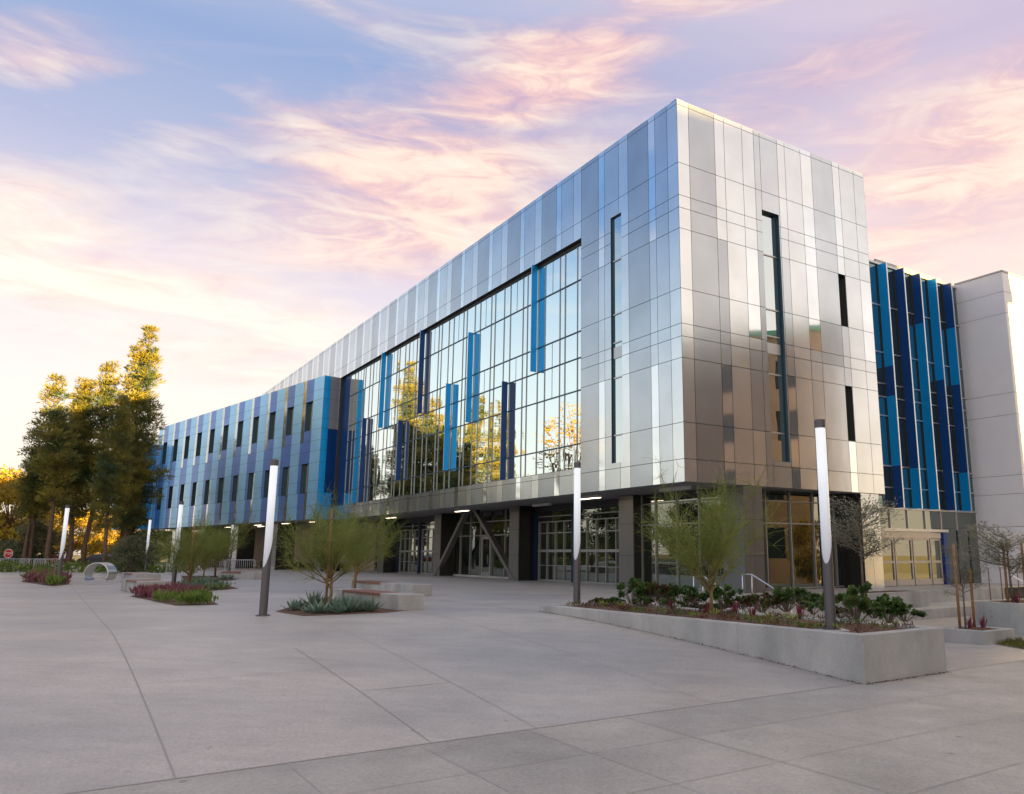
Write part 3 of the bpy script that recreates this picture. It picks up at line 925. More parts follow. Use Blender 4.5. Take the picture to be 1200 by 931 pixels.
# brown building across the walk on the right, out of frame: shades the plaza and shows in the panels
ob = empty('brown_campus_building', (40,0,0), 'brown stucco building with green copper eaves across the walk, mirrored in the tower', 'building')
def brown_block(X, y0, y1, H, foot, wstep):
    """one block: its west face at X with windows, footprint polygon foot"""
    F = lambda a, off, z: Vector((X-off, a, z))
    hs = []
    y = y0+2
    while y < y1-3:
        for z in (1.2, 5.6, 10.0, 14.0): hs.append((y, y+1.8, z, z+2.3))
        y += wstep
    ys = sorted(set(h[0]-.9 for h in hs))
    cuts = [y0]+ys[1:]+[y1]
    mb = MB()
    for k in range(len(cuts)-1):
        rr = [(cuts[k], cuts[k+1], -1, H)]
        for h in hs: rr = subtract(rr, h)
        for a0, a1, z0, z1 in rr: mb.quad(F(a0,0,z0),F(a1,0,z0),F(a1,0,z1),F(a0,0,z1))
    n = len(foot)
    for k in range(1, n):
        a, b = foot[k], foot[(k+1) % n]
        mb.quad((*a,-1),(*b,-1),(*b,H),(*a,H))
    part(mb, 'wall', M['brick'], ob)
    for a0, a1, z0, z1 in hs:
        mb = MB(); mb.quad(F(a0,-.2,z0),F(a1,-.2,z0),F(a1,-.2,z1),F(a0,-.2,z1),0); reveal(mb, F, a0, a1, z0, z1, -.002, -.22, 1)
        part(mb, 'window', [M['p_black'], M['brick']], ob)
    mb = MB()
    c = sum((Vector(p) for p in foot), Vector((0,0)))/n
    grow = [tuple(Vector(p)+(Vector(p)-c).normalized()*.7) for p in foot]
    mb.prism(grow, H, H+.4, 0)
    part(mb, 'roof', M['copper'], ob)
brown_block(34., 19.0, 35.5, 18.3, [(34.,19.0),(34.,35.5),(45.9,27.2),(45.9,19.0)], 5.2)
brown_block(46., -70., 19.0, 20.0, [(46.,-70.),(46.,19.0),(54.,19.0),(54.,-70.)], 5.2)

# unseen block added behind the right shoulder: keeps the low sun off the tower
t = empty('sun_blocker', (110,-55,0), 'tall pale block far behind on the right, out of frame, added to shade the tower', 'building')
mb = MB(); mb.box(110,125,-113,-33,-1,33.6)
for k in range(8): mb.box(109.7,110,-111+10*k,-110.2+10*k,-1,33.2)
part(mb, 'wall', M['tanwall'], t)
mb = MB(); mb.box(109.4,125.6,-113.6,-32.4,33.6,34.5); part(mb, 'roof', M['roof'], t)
for k in range(7):
    mb = MB()
    for z in (2,8,14,20,26): mb.box(109.9,109.98,-108+10*k,-103+10*k,z,z+3)
    part(mb, 'window', M['gw'], t)

# ------------------------------------------------------------------ light columns
def make_lamp(loc, label):
    t = empty('light_column', loc, label, 'lamp', 'light columns on the plaza')
    seg = 20; r = .105; ph = math.atan2(-.85, -.5)
    def cut(a): return 1.66-.40*math.cos(a-ph)
    mb = MB()
    for k in range(seg):
        a = 2*math.pi*k/seg; b = 2*math.pi*(k+1)/seg
        p = lambda an, z, rr=r: (rr*math.cos(an), rr*math.sin(an), z)
        mb.quad(p(a,-.05), p(b,-.05), p(b,cut(b)), p(a,cut(a)), 0, True)
        mb.quad(p(a,cut(a)), p(b,cut(b)), p(b,cut(b),r-.012), p(a,cut(a),r-.012), 0)
        mb.quad(p(a,0,.15), p(b,0,.15), p(b,.02,.15), p(a,.02,.15), 0)
        mb.quad(p(a,.02,.15), p(b,.02,.15), p(b,.02), p(a,.02), 0)
    pl_ = part(mb, 'pole', M['pole'], t, world=False)
    mb = MB(); mb.tube([(0,0,-.02),(0,0,.018)], .19, 20)
    for k in range(4): mb.tube([(.15*math.cos(.8+1.57*k),.15*math.sin(.8+1.57*k),.01),(.15*math.cos(.8+1.57*k),.15*math.sin(.8+1.57*k),.045)], .016, 6)
    part(mb, 'base_plate', M['pole'], pl_, world=False)
    mb = MB()
    for k in range(seg):
        a = 2*math.pi*k/seg; b = 2*math.pi*(k+1)/seg
        p = lambda an, z, rr=r-.006: (rr*math.cos(an), rr*math.sin(an), z)
        mb.quad(p(a,cut(a)-.02), p(b,cut(b)-.02), p(b,3.985), p(a,3.985), 0, True)
    part(mb, 'diffuser', M['lampglow'], t, world=False)
    mb = MB()
    for k in range(seg):
        a = 2*math.pi*k/seg; b = 2*math.pi*(k+1)/seg
        p = lambda an, z, rr=r+.004: (rr*math.cos(an), rr*math.sin(an), z)
        mb.quad(p(a,3.98), p(b,3.98), p(b,4.15), p(a,4.15), 0, True)
        mb.tri(p(a,4.15), p(b,4.15), (0,0,4.155)); mb.tri(p(b,3.98), p(a,3.98), (0,0,3.98))
    part(mb, 'cap', M['pole'], t, world=False)
    return t
L0 = make_lamp(gp(308,722,0), 'light column standing alone on open paving in front of the agave bed')
for p, lab in ((gp(676,708,.17), 'light column at the narrow far end of the long concrete planter'),
               (gp(974,738,.17), 'tall light column in the near corner of the long concrete planter'),
               (gp(203,688,0), 'light column in the agave bed behind the purple flower bed'),
               (gp(68,685,0), 'light column rising from the small purple bed by the pines'),
               (sight(170,668,66) , 'slim light column in front of the grey bushes beside the blue wing'),
               (sight(269,660,70), 'faraway light column seen behind the thin trees under the blue wing')):
    p = Vector((p.x, p.y, max(0, p.z) if p.z < .3 else 0))
    dup(L0, p, label=lab)

# ------------------------------------------------------------------ concrete planter and its soil
PL = [Vector((4.85,14.93)), Vector((6.95,16.42)), Vector((.62,24.95)), Vector((-1.5,23.46))]
def inset(poly, d):
    n = len(poly); out = []
    c = sum(poly, Vector((0,0)))/n
    for i in range(n):
        a, b, e = poly[i-1], poly[i], poly[(i+1) % n]
        d1 = (b-a).normalized(); d2 = (e-b).normalized()
        n1 = Vector((-d1.y, d1.x)); n2 = Vector((-d2.y, d2.x))
        if n1.dot(c-b) < 0: n1 = -n1
        if n2.dot(c-b) < 0: n2 = -n2
        k = (n1+n2); out.append(b + k*(d/(k.dot(n1))))
    return out
def planter(name, poly, z0, z1, rim, label, cat='planter', soil=.05, bev=.012, group=None):
    c = sum(poly, Vector((0,0)))/len(poly)
    t = empty(name, (c.x, c.y, z0), label, cat, group)
    inn = inset(poly, rim)
    mb = MB(); n = len(poly)
    for i in range(n):
        j = (i+1) % n
        a, b, e, f = poly[i], poly[j], inn[j], inn[i]
        mb.quad((*a,z0),(*b,z0),(*b,z1),(*a,z1)); mb.quad((*a,z1),(*b,z1),(*e,z1),(*f,z1)); mb.quad((*f,z1),(*e,z1),(*e,z1-.3),(*f,z1-.3))
    ob_ = part(mb, 'concrete_wall', M['wallc'], t)
    me = ob_.data
    import bmesh
    bm = bmesh.new(); bm.from_mesh(me); bmesh.ops.remove_doubles(bm, verts=bm.verts, dist=.001)
    bmesh.ops.recalc_face_normals(bm, faces=bm.faces); bm.to_mesh(me); bm.free()
    bv = ob_.modifiers.new('bevel', 'BEVEL'); bv.width = bev; bv.segments = 2; bv.limit_method = 'ANGLE'; bv.angle_limit = R(40)
    mb = MB()
    # bumpy mulch
    N = 26
    o = inn
    grid = []
    for i in range(N+1):
        row = []
        for k in range(9):
            s, q = i/N, k/8
            p = (o[0]*(1-s)+o[3]*s)*(1-q)+(o[1]*(1-s)+o[2]*s)*q
            edge = min(s, 1-s, q, 1-q)
            row.append((p.x, p.y, z1-soil+rnd.uniform(-.015,.02)+(.05*min(1,edge*4))))
        grid.append(row)
    for i in range(N):
        for k in range(8): mb.quad(grid[i][k], grid[i][k+1], grid[i+1][k+1], grid[i+1][k], 0, True)
    part(mb, 'soil', M['soil'], t)
    return t, inn
ZPT = .19
plant0, _ = planter('concrete_planter', PL, -1.25, ZPT, .27, 'long raised concrete planter with red mulch, leafy shrubs and two lamps')
# control joints of the long wall and its rim, and leaf litter blown against its foot
mb = MB()
_in = inset(PL, .27)
for i, j, nj in ((0,3,7),(0,1,2)):
    a, b, c_, d_ = PL[i], PL[j], _in[i], _in[j]
    t_ = (b-a).normalized(); n_ = Vector((-t_.y, t_.x)); n_ = n_ if n_.dot(PL[2]-a) < 0 else -n_
    if i == 0 and j == 1: n_ = n_ if n_.dot(PL[2]-a) < 0 else -n_
    for k in range(1, nj):
        f = k/nj; p = a.lerp(b,f); q = p-n_*.26
        w_ = t_*.006
        mb.quad((*(p-w_),ZPT+.002),(*(p+w_),ZPT+.002),(*(q+w_),ZPT+.002),(*(q-w_),ZPT+.002))
        p2 = p+n_*.002
        if k % 2 == 0: mb.quad((*(p2-w_),-1.),(*(p2+w_),-1.),(*(p2+w_),ZPT-.01),(*(p2-w_),ZPT-.01))
part(mb, 'control_joint', M['joint'], plant0)
mb = MB(); r = random.Random(12)
for k in range(900):
    i, j = ((0,3),(0,3),(0,1))[k % 3]
    a, b = PL[i], PL[j]; t_ = (b-a).normalized(); n_ = Vector((-t_.y, t_.x)); n_ = n_ if n_.dot(PL[2]-a) < 0 else -n_
    f = r.random(); p = a.lerp(b,f)+n_*abs(r.gauss(.015,.045))
    u_ = (p-C0).dot(DU); z = (zpl(u_) if j == 3 else zct(u_)-.0)+.008
    d_ = Vector((r.uniform(-1,1), r.uniform(-1,1), r.uniform(0,.3))).normalized()
    e_ = d_.cross(Vector((0,0,1))).normalized()*r.uniform(.006,.014); l_ = r.uniform(.015,.04)
    P_0 = Vector((p.x,p.y,z)); mb.quad(P_0-e_, P_0+e_, P_0+d_*l_+e_*.4, P_0+d_*l_-e_*.4)
o = mb.build('leaf_litter', M['soil']); tag(o, 'thin line of brown leaf litter along the foot of the long planter', 'leaf litter', None, 'stuff')
K1 = Vector((10.2, 21.6))
def boxpoly(k, lu, lv): return [k, k+DV*lv, k+DV*lv+DU*lu, k+DU*lu]
planter('concrete_planter', boxpoly(K1, 1.25, 1.45), -1.2, -.37, .2, 'low square concrete planter with a staked bare tree beside the path')
K2 = Vector((12.8, 24.6))
planter('concrete_planter', boxpoly(K2, 1.5, 3.2), -1.2, .15, .22, 'taller concrete planter box at the right edge with a silver-leaved tree')
K3 = W(-4.4, 4.6, 0).xy
planter('concrete_planter', boxpoly(K3, 1.3, 4.4), -1.2, .12, .2, 'pale concrete planter against the tower beneath the overhang')
# base pad of the near lamp
mb = MB(); p = gp(974,738,.17); mb.box(p.x-.30, p.x+.30, p.y-.22, p.y+.22, .05, .175)
o = mb.build('footing', M['wallc'], None, (p.x,p.y,.05), .01); tag(o, 'flat concrete footing under the near light column in the mulch', 'footing')

# retaining edge, stairs and seat steps
t = empty('seat_steps', W(-4,9,-.9), 'broad concrete seat steps below the glass entrance doors', 'steps')
for a0, a1, z1 in ((-5.2,-3.0,-.5), (-3.0,-2.5,.004)):
    mb = MB()
    for k in range(5):
        v0 = 6.2+2.2*k if a1 > -2.8 else 6.2+2.2*k
        mb.hexa([W(a0,v0,-1.2),W(a1,v0,-1.2),W(a1,v0+2.19,-1.2),W(a0,v0+2.19,-1.2),W(a0,v0,z1),W(a1,v0,z1),W(a1,v0+2.19,z1),W(a0,v0+2.19,z1)])
    part(mb, 'tread', M['wallc'], t, bevel=.015)
t = empty('stairs', W(-5.2,-2.1,-.9), 'short flight of concrete stairs behind the long planter', 'stairs')
for k in range(5):
    mb = MB()
    a0 = -4.3-.42*(k+1); z1 = -.155*(k+1)
    mb.hexa([W(a0,-4.0,-1.2),W(a0+.42,-4.0,-1.2),W(a0+.42,-.4,-1.2),W(a0,-.4,-1.2),W(a0,-4.0,z1),W(a0+.42,-4.0,z1),W(a0+.42,-.4,z1),W(a0,-.4,z1)])
    part(mb, 'tread', M['wallc'], t)
mb = MB()
for v0, v1 in ((-7.2,-4.02),(-.38,4.4)): mb.fbox(lambda a, o_, z: W(o_, a, z), v0, v1, -4.45, -4.15, -1.2, .006)
o = mb.build('terrace_wall', M['wallc'], None, W(-4.3,-2,0)); tag(o, 'low concrete terrace wall on both sides of the stairs', 'wall')

def handrail(v, label):
    t = empty('handrail', W(-4.2,v,0), label, 'handrail')
    mb = MB()
    for u, z in ((-4.05,0),(-4.5,-.03),(-6.2,-.75)):
        mb.tube([W(u,v,z-.1), W(u,v,z+.92)], .022, 8)
    part(mb, 'post', M['steel'], t)
    mb = MB(); mb.tube([W(-4.02,v,.92), W(-4.5,v,.92), W(-6.25,v,.16), W(-6.5,v,.16)], .023, 8)
    part(mb, 'rail', M['steel'], t)
handrail(-3.2, 'steel stair handrail whose end rises behind the palo verde trunk')
handrail(-1.0, 'steel stair handrail in front of the charcoal corner pier')
t = empty('handrail', W(-3.2,19,0), 'sloping handrail with thin rust-brown posts before the white wall', 'handrail')
mb = MB()
for x in (1160, 1174, 1194):
    p = sight(x, 690, 33.); mb.tube([(p.x,p.y,-.8),(p.x,p.y,1.05)], .02, 6)
part(mb, 'post', simple('rust_post',(.20,.09,.05),.7), t)
mb = MB(); a = sight(1176,669,33.); b = sight(1212,690,32.6); mb.tube([a,b], .035, 8); part(mb, 'rail', M['signwhite'], t)

# ------------------------------------------------------------------ benches
def bench(p, ang, length, width, wood0, wood1, label, h=.44):
    t = empty('bench', (p.x,p.y,0), label, 'bench', None, 0)
    d = Vector((-math.sin(ang), math.cos(ang))); n = Vector((math.cos(ang), math.sin(ang)))
    def F(a, o, z): q = Vector((p.x,p.y))+d*a+n*o; return Vector((q.x,q.y,z))
    mb = MB()
    mb.fbox(F, 0, wood0-.01, 0, width, 0, h)
    mb.fbox(F, wood0, wood1, .06, width-.06, 0, h-.08)
    if wood1 < length: mb.fbox(F, wood1+.01, length, 0, width, 0, h)
    part(mb, 'concrete_base', M['wallc'], t, bevel=.012)
    mb = MB()
    nsl = 6; w = (width-.02)/nsl
    for k in range(nsl): mb.fbox(F, wood0, wood1, .01+k*w, .01+(k+1)*w-.012, h-.075, h-.005)
    part(mb, 'wooden_seat', M['wood'], t)
BA = R(38)
bench(gp(467,716), BA, 4.9, .80, 1.35, 4.4, 'nearest concrete bench with wooden seat behind the agave bed')
bench(Vector((-6.85,31.3,0)), BA, 6.2, .85, 3.0, 6.0, 'concrete bench with wooden seat behind the nearest bench')
bench(gp(163,697), BA, 4.6, 1.1, .9, 3.6, 'low concrete bench with a short wooden top beside the purple bed', .5)
bench(Vector((-24.9,44.6,0)), BA, 4.2, 1.3, .9, 3.4, 'concrete bench behind the bench at the purple bed', .5)
bench(Vector((-20.9,50.6,0)), R(50), 4.6, .9, 1.6, 4.2, 'distant concrete bench near the columns of the blue wing')

# ------------------------------------------------------------------ curled steel bench
c = gp(116,685)
t = empty('curled_bench', (c.x,c.y,0), 'curled bench of curved stainless steel slats on the paving', 'bench', None, R(-4))
mb = MB()
for k in range(9):
    x0 = -.34+k*.078; x1 = x0+.05
    N = 22
    for i in range(N):
        a = R(-38+i*(256/N)); b = R(-38+(i+1)*(256/N))
        r0 = .62
        def P(an, x, rr): return (math.cos(an)*rr*1.08, x, .56+math.sin(an)*rr*.9)
        mb.quad(P(a,x0,.64),P(b,x0,.64),P(b,x1,.64),P(a,x1,.64),0,True)
        mb.quad(P(a,x0,.61),P(b,x0,.61),P(b,x1,.61),P(a,x1,.61),0,True)
        mb.quad(P(a,x0,.61),P(b,x0,.61),P(b,x0,.64),P(a,x0,.64)); mb.quad(P(a,x1,.61),P(b,x1,.61),P(b,x1,.64),P(a,x1,.64))
part(mb, 'slats', M['steel'], t, world=False)
mb = MB()
for x in (-.33,.33):
    mb.tube([(math.cos(R(an))*.60*1.08, x, .56+math.sin(R(an))*.60*.9) for an in range(-38,219,14)], .022, 6)
part(mb, 'hoop', M['steel'], t, world=False)

# ------------------------------------------------------------------ crowd barriers, stop sign, parked cars
def make_barrier(loc, rz, label, group):
    t = empty('crowd_barrier', loc, label, 'barrier', group, rz)
    mb = MB()
    pts = [(-1.1,0,.15),(-1.1,0,1.0),(-1.0,0,1.1),(1.0,0,1.1),(1.1,0,1.0),(1.1,0,.15),(-1.1,0,.15)]
    mb.tube(pts, .026, 6, cap=False)
    part(mb, 'frame', M['barrier'], t, world=False)
    mb = MB()
    for k in range(14):
        x = -1.0+k*2.0/13; mb.tube([(x,0,.16),(x,0,1.09)], .012, 5)
    part(mb, 'bars', M['barrier'], t, world=False)
    mb = MB()
    for x in (-.75,.75): mb.tube([(x,-.3,0),(x,0,.06),(x,.3,0)], .02, 5); mb.tube([(x,0,.04),(x,0,.2)], .018, 5)
    part(mb, 'feet', M['barrier'], t, world=False)
    return t
GB1, GB2 = 'steel crowd barriers by the blue wing', 'steel crowd barriers near the pines'
LB1 = 'steel crowd barrier in the row before the blue wing'; LB2 = 'steel crowd barrier in the row at the left edge'
a, b = Vector((-31.2,61.0,0)), Vector((-26.6,60.6,0))
B0 = make_barrier(a.lerp(b,.12), R(-4), LB1, GB1)
for k, f in enumerate((.62, 1.12)): dup(B0, a.lerp(b,f), R(-4+3*k), LB1, GB1)
a, b = gp(2,670), gp(58,671)
for k in range(4): dup(B0, a.lerp(b, k/3.2), R(-8+4*k), LB2, GB2)
t = empty('stop_sign', sight(10,668,72), 'small red octagonal stop sign behind the barriers at the left edge', 'sign')
p = sight(10,650,72)
t.location = (p.x,p.y,0)
mb = MB(); mb.tube([(0,0,-.1),(0,0,1.9)], .035, 6); part(mb, 'post', M['barrier'], t, world=False)
mb = MB()
q = [(math.cos(R(22.5+45*k))*.42, math.sin(R(22.5+45*k))*.42) for k in range(8)]
mb.poly([(x,-.05,1.55+z) for x,z in q],1)
q2 = [(x*.9,z*.9) for x,z in q]; mb.poly([(x,-.056,1.55+z) for x,z in q2],0)
mb.poly([(x,-.03,1.55+z) for x,z in q],1)
sp = part(mb, 'sign_plate', [M['red'], M['signwhite']], t, world=False)
cu = bpy.data.curves.new('stop_text','FONT'); cu.body = 'STOP'; cu.size = .27; cu.align_x = 'CENTER'; cu.align_y = 'CENTER'; cu.extrude = .002
tx = bpy.data.objects.new('stop_lettering', cu); col.objects.link(tx)
bpy.context.view_layer.update()
dg = bpy.context.evaluated_depsgraph_get()
me = bpy.data.meshes.new_from_object(tx.evaluated_get(dg)); me.materials.clear(); me.materials.append(M['signwhite'])
bpy.data.objects.remove(tx)
tx = bpy.data.objects.new('lettering', me); col.objects.link(tx); tx.parent = sp; tx.location = (0,-.062,1.55); tx.rotation_euler = (R(90),0,0)

def make_car(loc, rz, paint, label, group):
    t = empty('parked_car', loc, label, 'car', group, rz)
    prof = [(-2.2,.35),(-2.2,.75),(-2.05,.92),(-1.2,1.0),(-.65,1.42),(.75,1.46),(1.55,1.02),(2.15,.92),(2.22,.6),(2.2,.35)]
    mb = MB()
    n = len(prof)
    for s in (-1, 1):
        mb.poly([(x, s*(.88 if z < 1.1 else .72), z) for x, z in prof][::s])
    for i in range(n):
        (x0,z0),(x1,z1) = prof[i], prof[(i+1) % n]
        y0 = .88 if z0 < 1.1 else .72; y1 = .88 if z1 < 1.1 else .72
        mb.quad((x0,-y0,z0),(x0,y0,z0),(x1,y1,z1),(x1,-y1,z1))
    part(mb, 'body', paint, t, world=False)
    mb = MB()
    for s in (-1,1): mb.quad((-1.05,s*.86,1.02),(1.35,s*.86,1.04),(.7,s*.735,1.40),(-.6,s*.735,1.37))
    mb.quad((-1.16,-.78,1.03),(-1.16,.78,1.03),(-.70,.68,1.39),(-.70,-.68,1.39)); mb.quad((1.5,-.78,1.06),(1.5,.78,1.06),(.82,.68,1.43),(.82,-.68,1.43))
    part(mb, 'window', M['carglass'], t, world=False)
    for x in (-1.35, 1.4):
        for s in (-1,1):
            mb = MB(); mb.tube([(x,s*.7,.33),(x,s*.9,.33)], .33, 14); w = part(mb, 'wheel', M['tyre'], t, world=False)
            mb = MB(); mb.tube([(x,s*.895,.33),(x,s*.91,.33)], .2, 10); part(mb, 'rim', M['steel'], w, world=False)
    return t
cw_ = simple('car_white',(.7,.7,.7),.25); cr_ = simple('car_red',(.35,.03,.03),.25); cg_ = simple('car_grey',(.10,.11,.12),.25)
p = sight(4,652,96); make_car((p.x,p.y,0.02), R(5), cw_, 'white parked car beyond the barriers at the left edge', None)
p = sight(60,652,95); make_car((p.x,p.y,0.02), R(4), cr_, 'red parked car half hidden behind the pine trunks', None)
p = sight(118,652,98); make_car((p.x,p.y,0.02), R(2), cg_, 'dark grey parked car behind the pine trunks', None)

# ------------------------------------------------------------------ vegetation
def rv(r, s=1.0):
    while True:
        v = Vector((r.uniform(-1,1), r.uniform(-1,1), r.uniform(-1,1)))
        if v.length <= 1: return v*s
def leafquad(mb, p, d, n, l, w, m=0):
    """pointed leaf from p along d"""
    s = d.cross(n)
    if s.length < 1e-4: s = d.cross(Vector((.3,.5,.8)))
    s.normalize()
    mb.quad(p, p+d*(l*.45)+s*(w*.5), p+d*l, p+d*(l*.45)-s*(w*.5), m)

def pine_mesh(H, Rc, seed, base=.12, dens=1.0, lean=0.0, name='pine', taper=.75, step=1.0):
    r = random.Random(seed)
    tr = MB(); cr = MB()
    ax = lambda z: Vector((lean*z/H*2 + .25*math.sin(z*.35+seed), .2*math.cos(z*.3+seed), z))
    tr.tube([ax(H*k/10) if k else Vector((0,0,-.2)) for k in range(11)], [max(.035, .30*(1-k/10.3)*H/25) for k in range(11)], 8)
    z = H*base
    while z < H*.985:
        f = (z-H*base)/(H*(1-base))
        prof = (min(1, .55+1.8*f) if f < .25 else 1.0)*(1-f**1.6)**taper
        prof *= (1+.18*math.sin(f*19+seed*2.1)*(1-f))
        nb = r.choice((4,5,5,6)) if f < .85 else 3
        a0 = r.uniform(0,6.28)
        for k in range(nb):
            if r.random() < .12: continue
            a = a0+6.283*k/nb+r.uniform(-.35,.35)
            Lb = max(.35, Rc*prof*r.uniform(.55,1.15))
            p0 = ax(z)
            d = Vector((math.cos(a), math.sin(a), r.uniform(-.05,.4)+.4*f))
            p1 = p0+d*Lb+Vector((0,0,.12*Lb))
            if r.random() < .7: tr.tube([p0, p0.lerp(p1,.5)-Vector((0,0,.05*Lb)), p1], [.05,.035,.015], 4, cap=False)
            ts = [1.0] if Lb < .8 else ([.62,1.0] if Lb < 1.7 else [.42,.72,1.0])
            for tt in ts:
                c = p0.lerp(p1,tt)+rv(r,.18)
                cs = r.uniform(.46,.78)*(1 if f < .8 else .75)
                for q in range(int(r.uniform(50,70)*dens)):
                    o_ = rv(r); o_.z *= .5
                    pp = c+o_*cs
                    dd = (o_*.9+rv(r,.5)+Vector((0,0,.35))).normalized()
                    leafquad(cr, pp, dd, rv(r)+Vector((0,0,.01)), r.uniform(.34,.62), r.uniform(.065,.115))
        z += H*r.uniform(.028,.048)*step
    return tr, cr
def mesh_of(mb, name, mat):
    o = mb.build(name, mat); return o
def make_tree(name, meshes, loc, rz, label, cat, group=None, scale=1.0):
    t = empty(name, loc, label, cat, group, rz)
    t.scale = (scale,)*3 if not isinstance(scale, tuple) else scale
    for nm, mb, mt in meshes:
        part(mb, nm, mt, t, world=False)
    return t
tr, cr = pine_mesh(25.0, 2.75, 11, .16, 1.25, 0, taper=.85, step=.74)
PA = make_tree('pine_tree', [('trunk',tr,M['bark']),('crown',cr,M['pine'])], (-46.6,81.2,0), 0, 'tallest pine with a golden sunlit top beside the blue wing', 'tree', 'pines left of the blue wing')
tr, cr = pine_mesh(20.5, 2.3, 23, .24, 1.0, .3, taper=1.0, step=.85)
p = sight(101,640,80)
PB = make_tree('pine_tree', [('trunk',tr,M['bark']),('crown',cr,M['pine'])], (p.x,p.y,0), 0, 'second tallest pine standing left of the tallest one', 'tree', 'pines left of the blue wing')
tr, cr = pine_mesh(18.5, 2.0, 37, .34, .9, -.5, taper=1.05, step=.85)
p = sight(58,640,76)
PC = make_tree('pine_tree', [('trunk',tr,M['bark']),('crown',cr,M['pine'])], (p.x,p.y,0), R(40), 'slender open pine with its bare lower trunk near the left edge', 'tree', 'pines left of the blue wing')
def pine_at(src, x, depth, ytop, H, label, rz):
    p = sight(x, 640, depth)
    top = sight(x, ytop, depth).z
    s = top/H
    dup(src, (p.x,p.y,0), rz, label, None, (s*.95, s*.95, s))
pine_at(PC, 36, 80, 490, 17., 'leftmost leaning thin pine in front of the golden trees', R(200))
pine_at(PB, 124, 74, 480, 19., 'dark dense pine in the gap left of the tallest pine', R(130))
pine_at(PB, 80, 88, 470, 19., 'pine peeping between the slender pine and the second tallest', R(250))
pine_at(PA, 148, 90, 505, 25., 'shorter pine behind the left side of the tallest pine', R(80))
pine_at(PC, 140, 92, 512, 17., 'thin pine hidden low behind the tallest trunk', R(310))
# pines out of frame on the left, seen only in the curtain wall
def mirror(x, y, Yv, kind):
    """stand a tree where its reflection is sighted, Yv being the depth of its mirror image"""
    P = sight(x, 640, Yv); top = sight(x, y, Yv).z
    n = -DV
    d = (P.xy-C0).dot(n)-.3
    q = P.xy - n*(2*d)
    return Vector((q.x,q.y,0)), top
for (x, y, Yv, src, H, rz, lab) in ((545,478,121,PB,19.,R(10),'broad pine off to the left, mirrored beside the cyan fins'),
                                (577,468,116,PA,25.,R(160),'pointed pine off to the left, mirrored in the middle panes'),
                                (500,500,100,PB,19.,R(220),'dark pine off to the left, mirrored under the navy fin'),
                                (520,540,104,PC,17.,R(90),'low pine off to the left, mirrored over the sill')):
    q, top = mirror(x, y, Yv, None)
    dup(src, q, rz, lab, None, (top/H*1.05, top/H*1.05, top/H))

def broad_mesh(H, Rc, seed, n_clump=70, per=46, base=.25, leaf_l=.4, flat=.8, open_=0.0):
    r = random.Random(seed); tr = MB(); cr = MB()
    top = Vector((0,0,H*.55))
    tr.tube([(0,0,-.2),(.1,0,H*.25),top], [.28*H/12,.2*H/12,.08*H/12], 7)
    for k in range(n_clump):
        a = r.uniform(0,6.28); zf = r.uniform(base,1.0)
        rad = Rc*math.sqrt(max(.02, 1-((zf-.55)/.5)**2))*r.uniform(.35,1.0)
        c = Vector((math.cos(a)*rad, math.sin(a)*rad, H*zf*.96))
        if r.random() < .5: tr.tube([top*.7, top*.7*.4+c*.6, c], [.07*H/12,.05*H/12,.02], 4, cap=False)
        cs = Rc*r.uniform(.16,.34)
        for q in range(per):
            o_ = rv(r); o_.z *= flat
            pp = c+o_*cs
            leafquad(cr, pp, (rv(r)+Vector((0,0,-.1))).normalized(), rv(r)+Vector((0,0,.01)), leaf_l*r.uniform(.7,1.2), leaf_l*r.uniform(.35,.6))
    return tr, cr
tr, cr = broad_mesh(11, 5.0, 5, 110, 60, .12, .55)
p = sight(8,640,135)
BT = make_tree('broadleaf_tree', [('trunk',tr,M['bark']),('crown',cr,M['gold'])], (p.x,p.y,0), 0, 'golden broadleaf tree at the far left edge', 'tree', None, (1.2,1.2,1.36))
for x, d, s, lab, rz in ((-28,150,1.5,'golden tree just outside the left edge of the lawn',30), (34,150,1.3,'golden tree behind the leaning thin pine',75), (62,165,1.0,'golden tree glimpsed behind the slender pine',140),
                     (98,170,.95,'golden tree glimpsed between two pine trunks',200), (128,160,.8,'low golden tree behind the dark dense pine',260), (150,150,.85,'sunlit tree glimpsed low behind the tallest pine',310)):
    p = sight(x,640,d); dup(BT, (p.x,p.y,0), R(rz), lab, None, (s,s,s))
# airy tree off to the left mirrored in the right panes of the curtain wall
tr, cr = broad_mesh(13.5, 3.6, 17, 46, 42, .25, .30, .7)
q, top = mirror(662,478,95,None)
make_tree('broadleaf_tree', [('trunk',tr,M['bark']),('crown',cr,M['gold'])], q, 0, 'airy golden tree off to the left, mirrored beside the tower', 'tree', None, top/13.2)
for k, (x, y, s_) in enumerate(((-80,98,.85),(-76,90,.78),(-84,86,.9),(-77,79,.8),(-83,73,.88),(-76,67,.74),(-82,60,.85),(-75,53,.76),(-81,46,.84),(-74,38,.72),(-80,30,.8),(-72,20,.7),(-78,8,.8),(-72,-6,.7))):
    c = dup(BT, Vector((x,y,0)), R(47*k), 'dark round tree in the row across the plaza, mirrored in the ground floor glass', 'round trees across the plaza', (s_*1.1,s_*1.1,s_))
    for ch in c.children:
        if ch.name.startswith('crown'): ch.material_slots[0].link = 'OBJECT'; ch.material_slots[0].material = M['pine2']
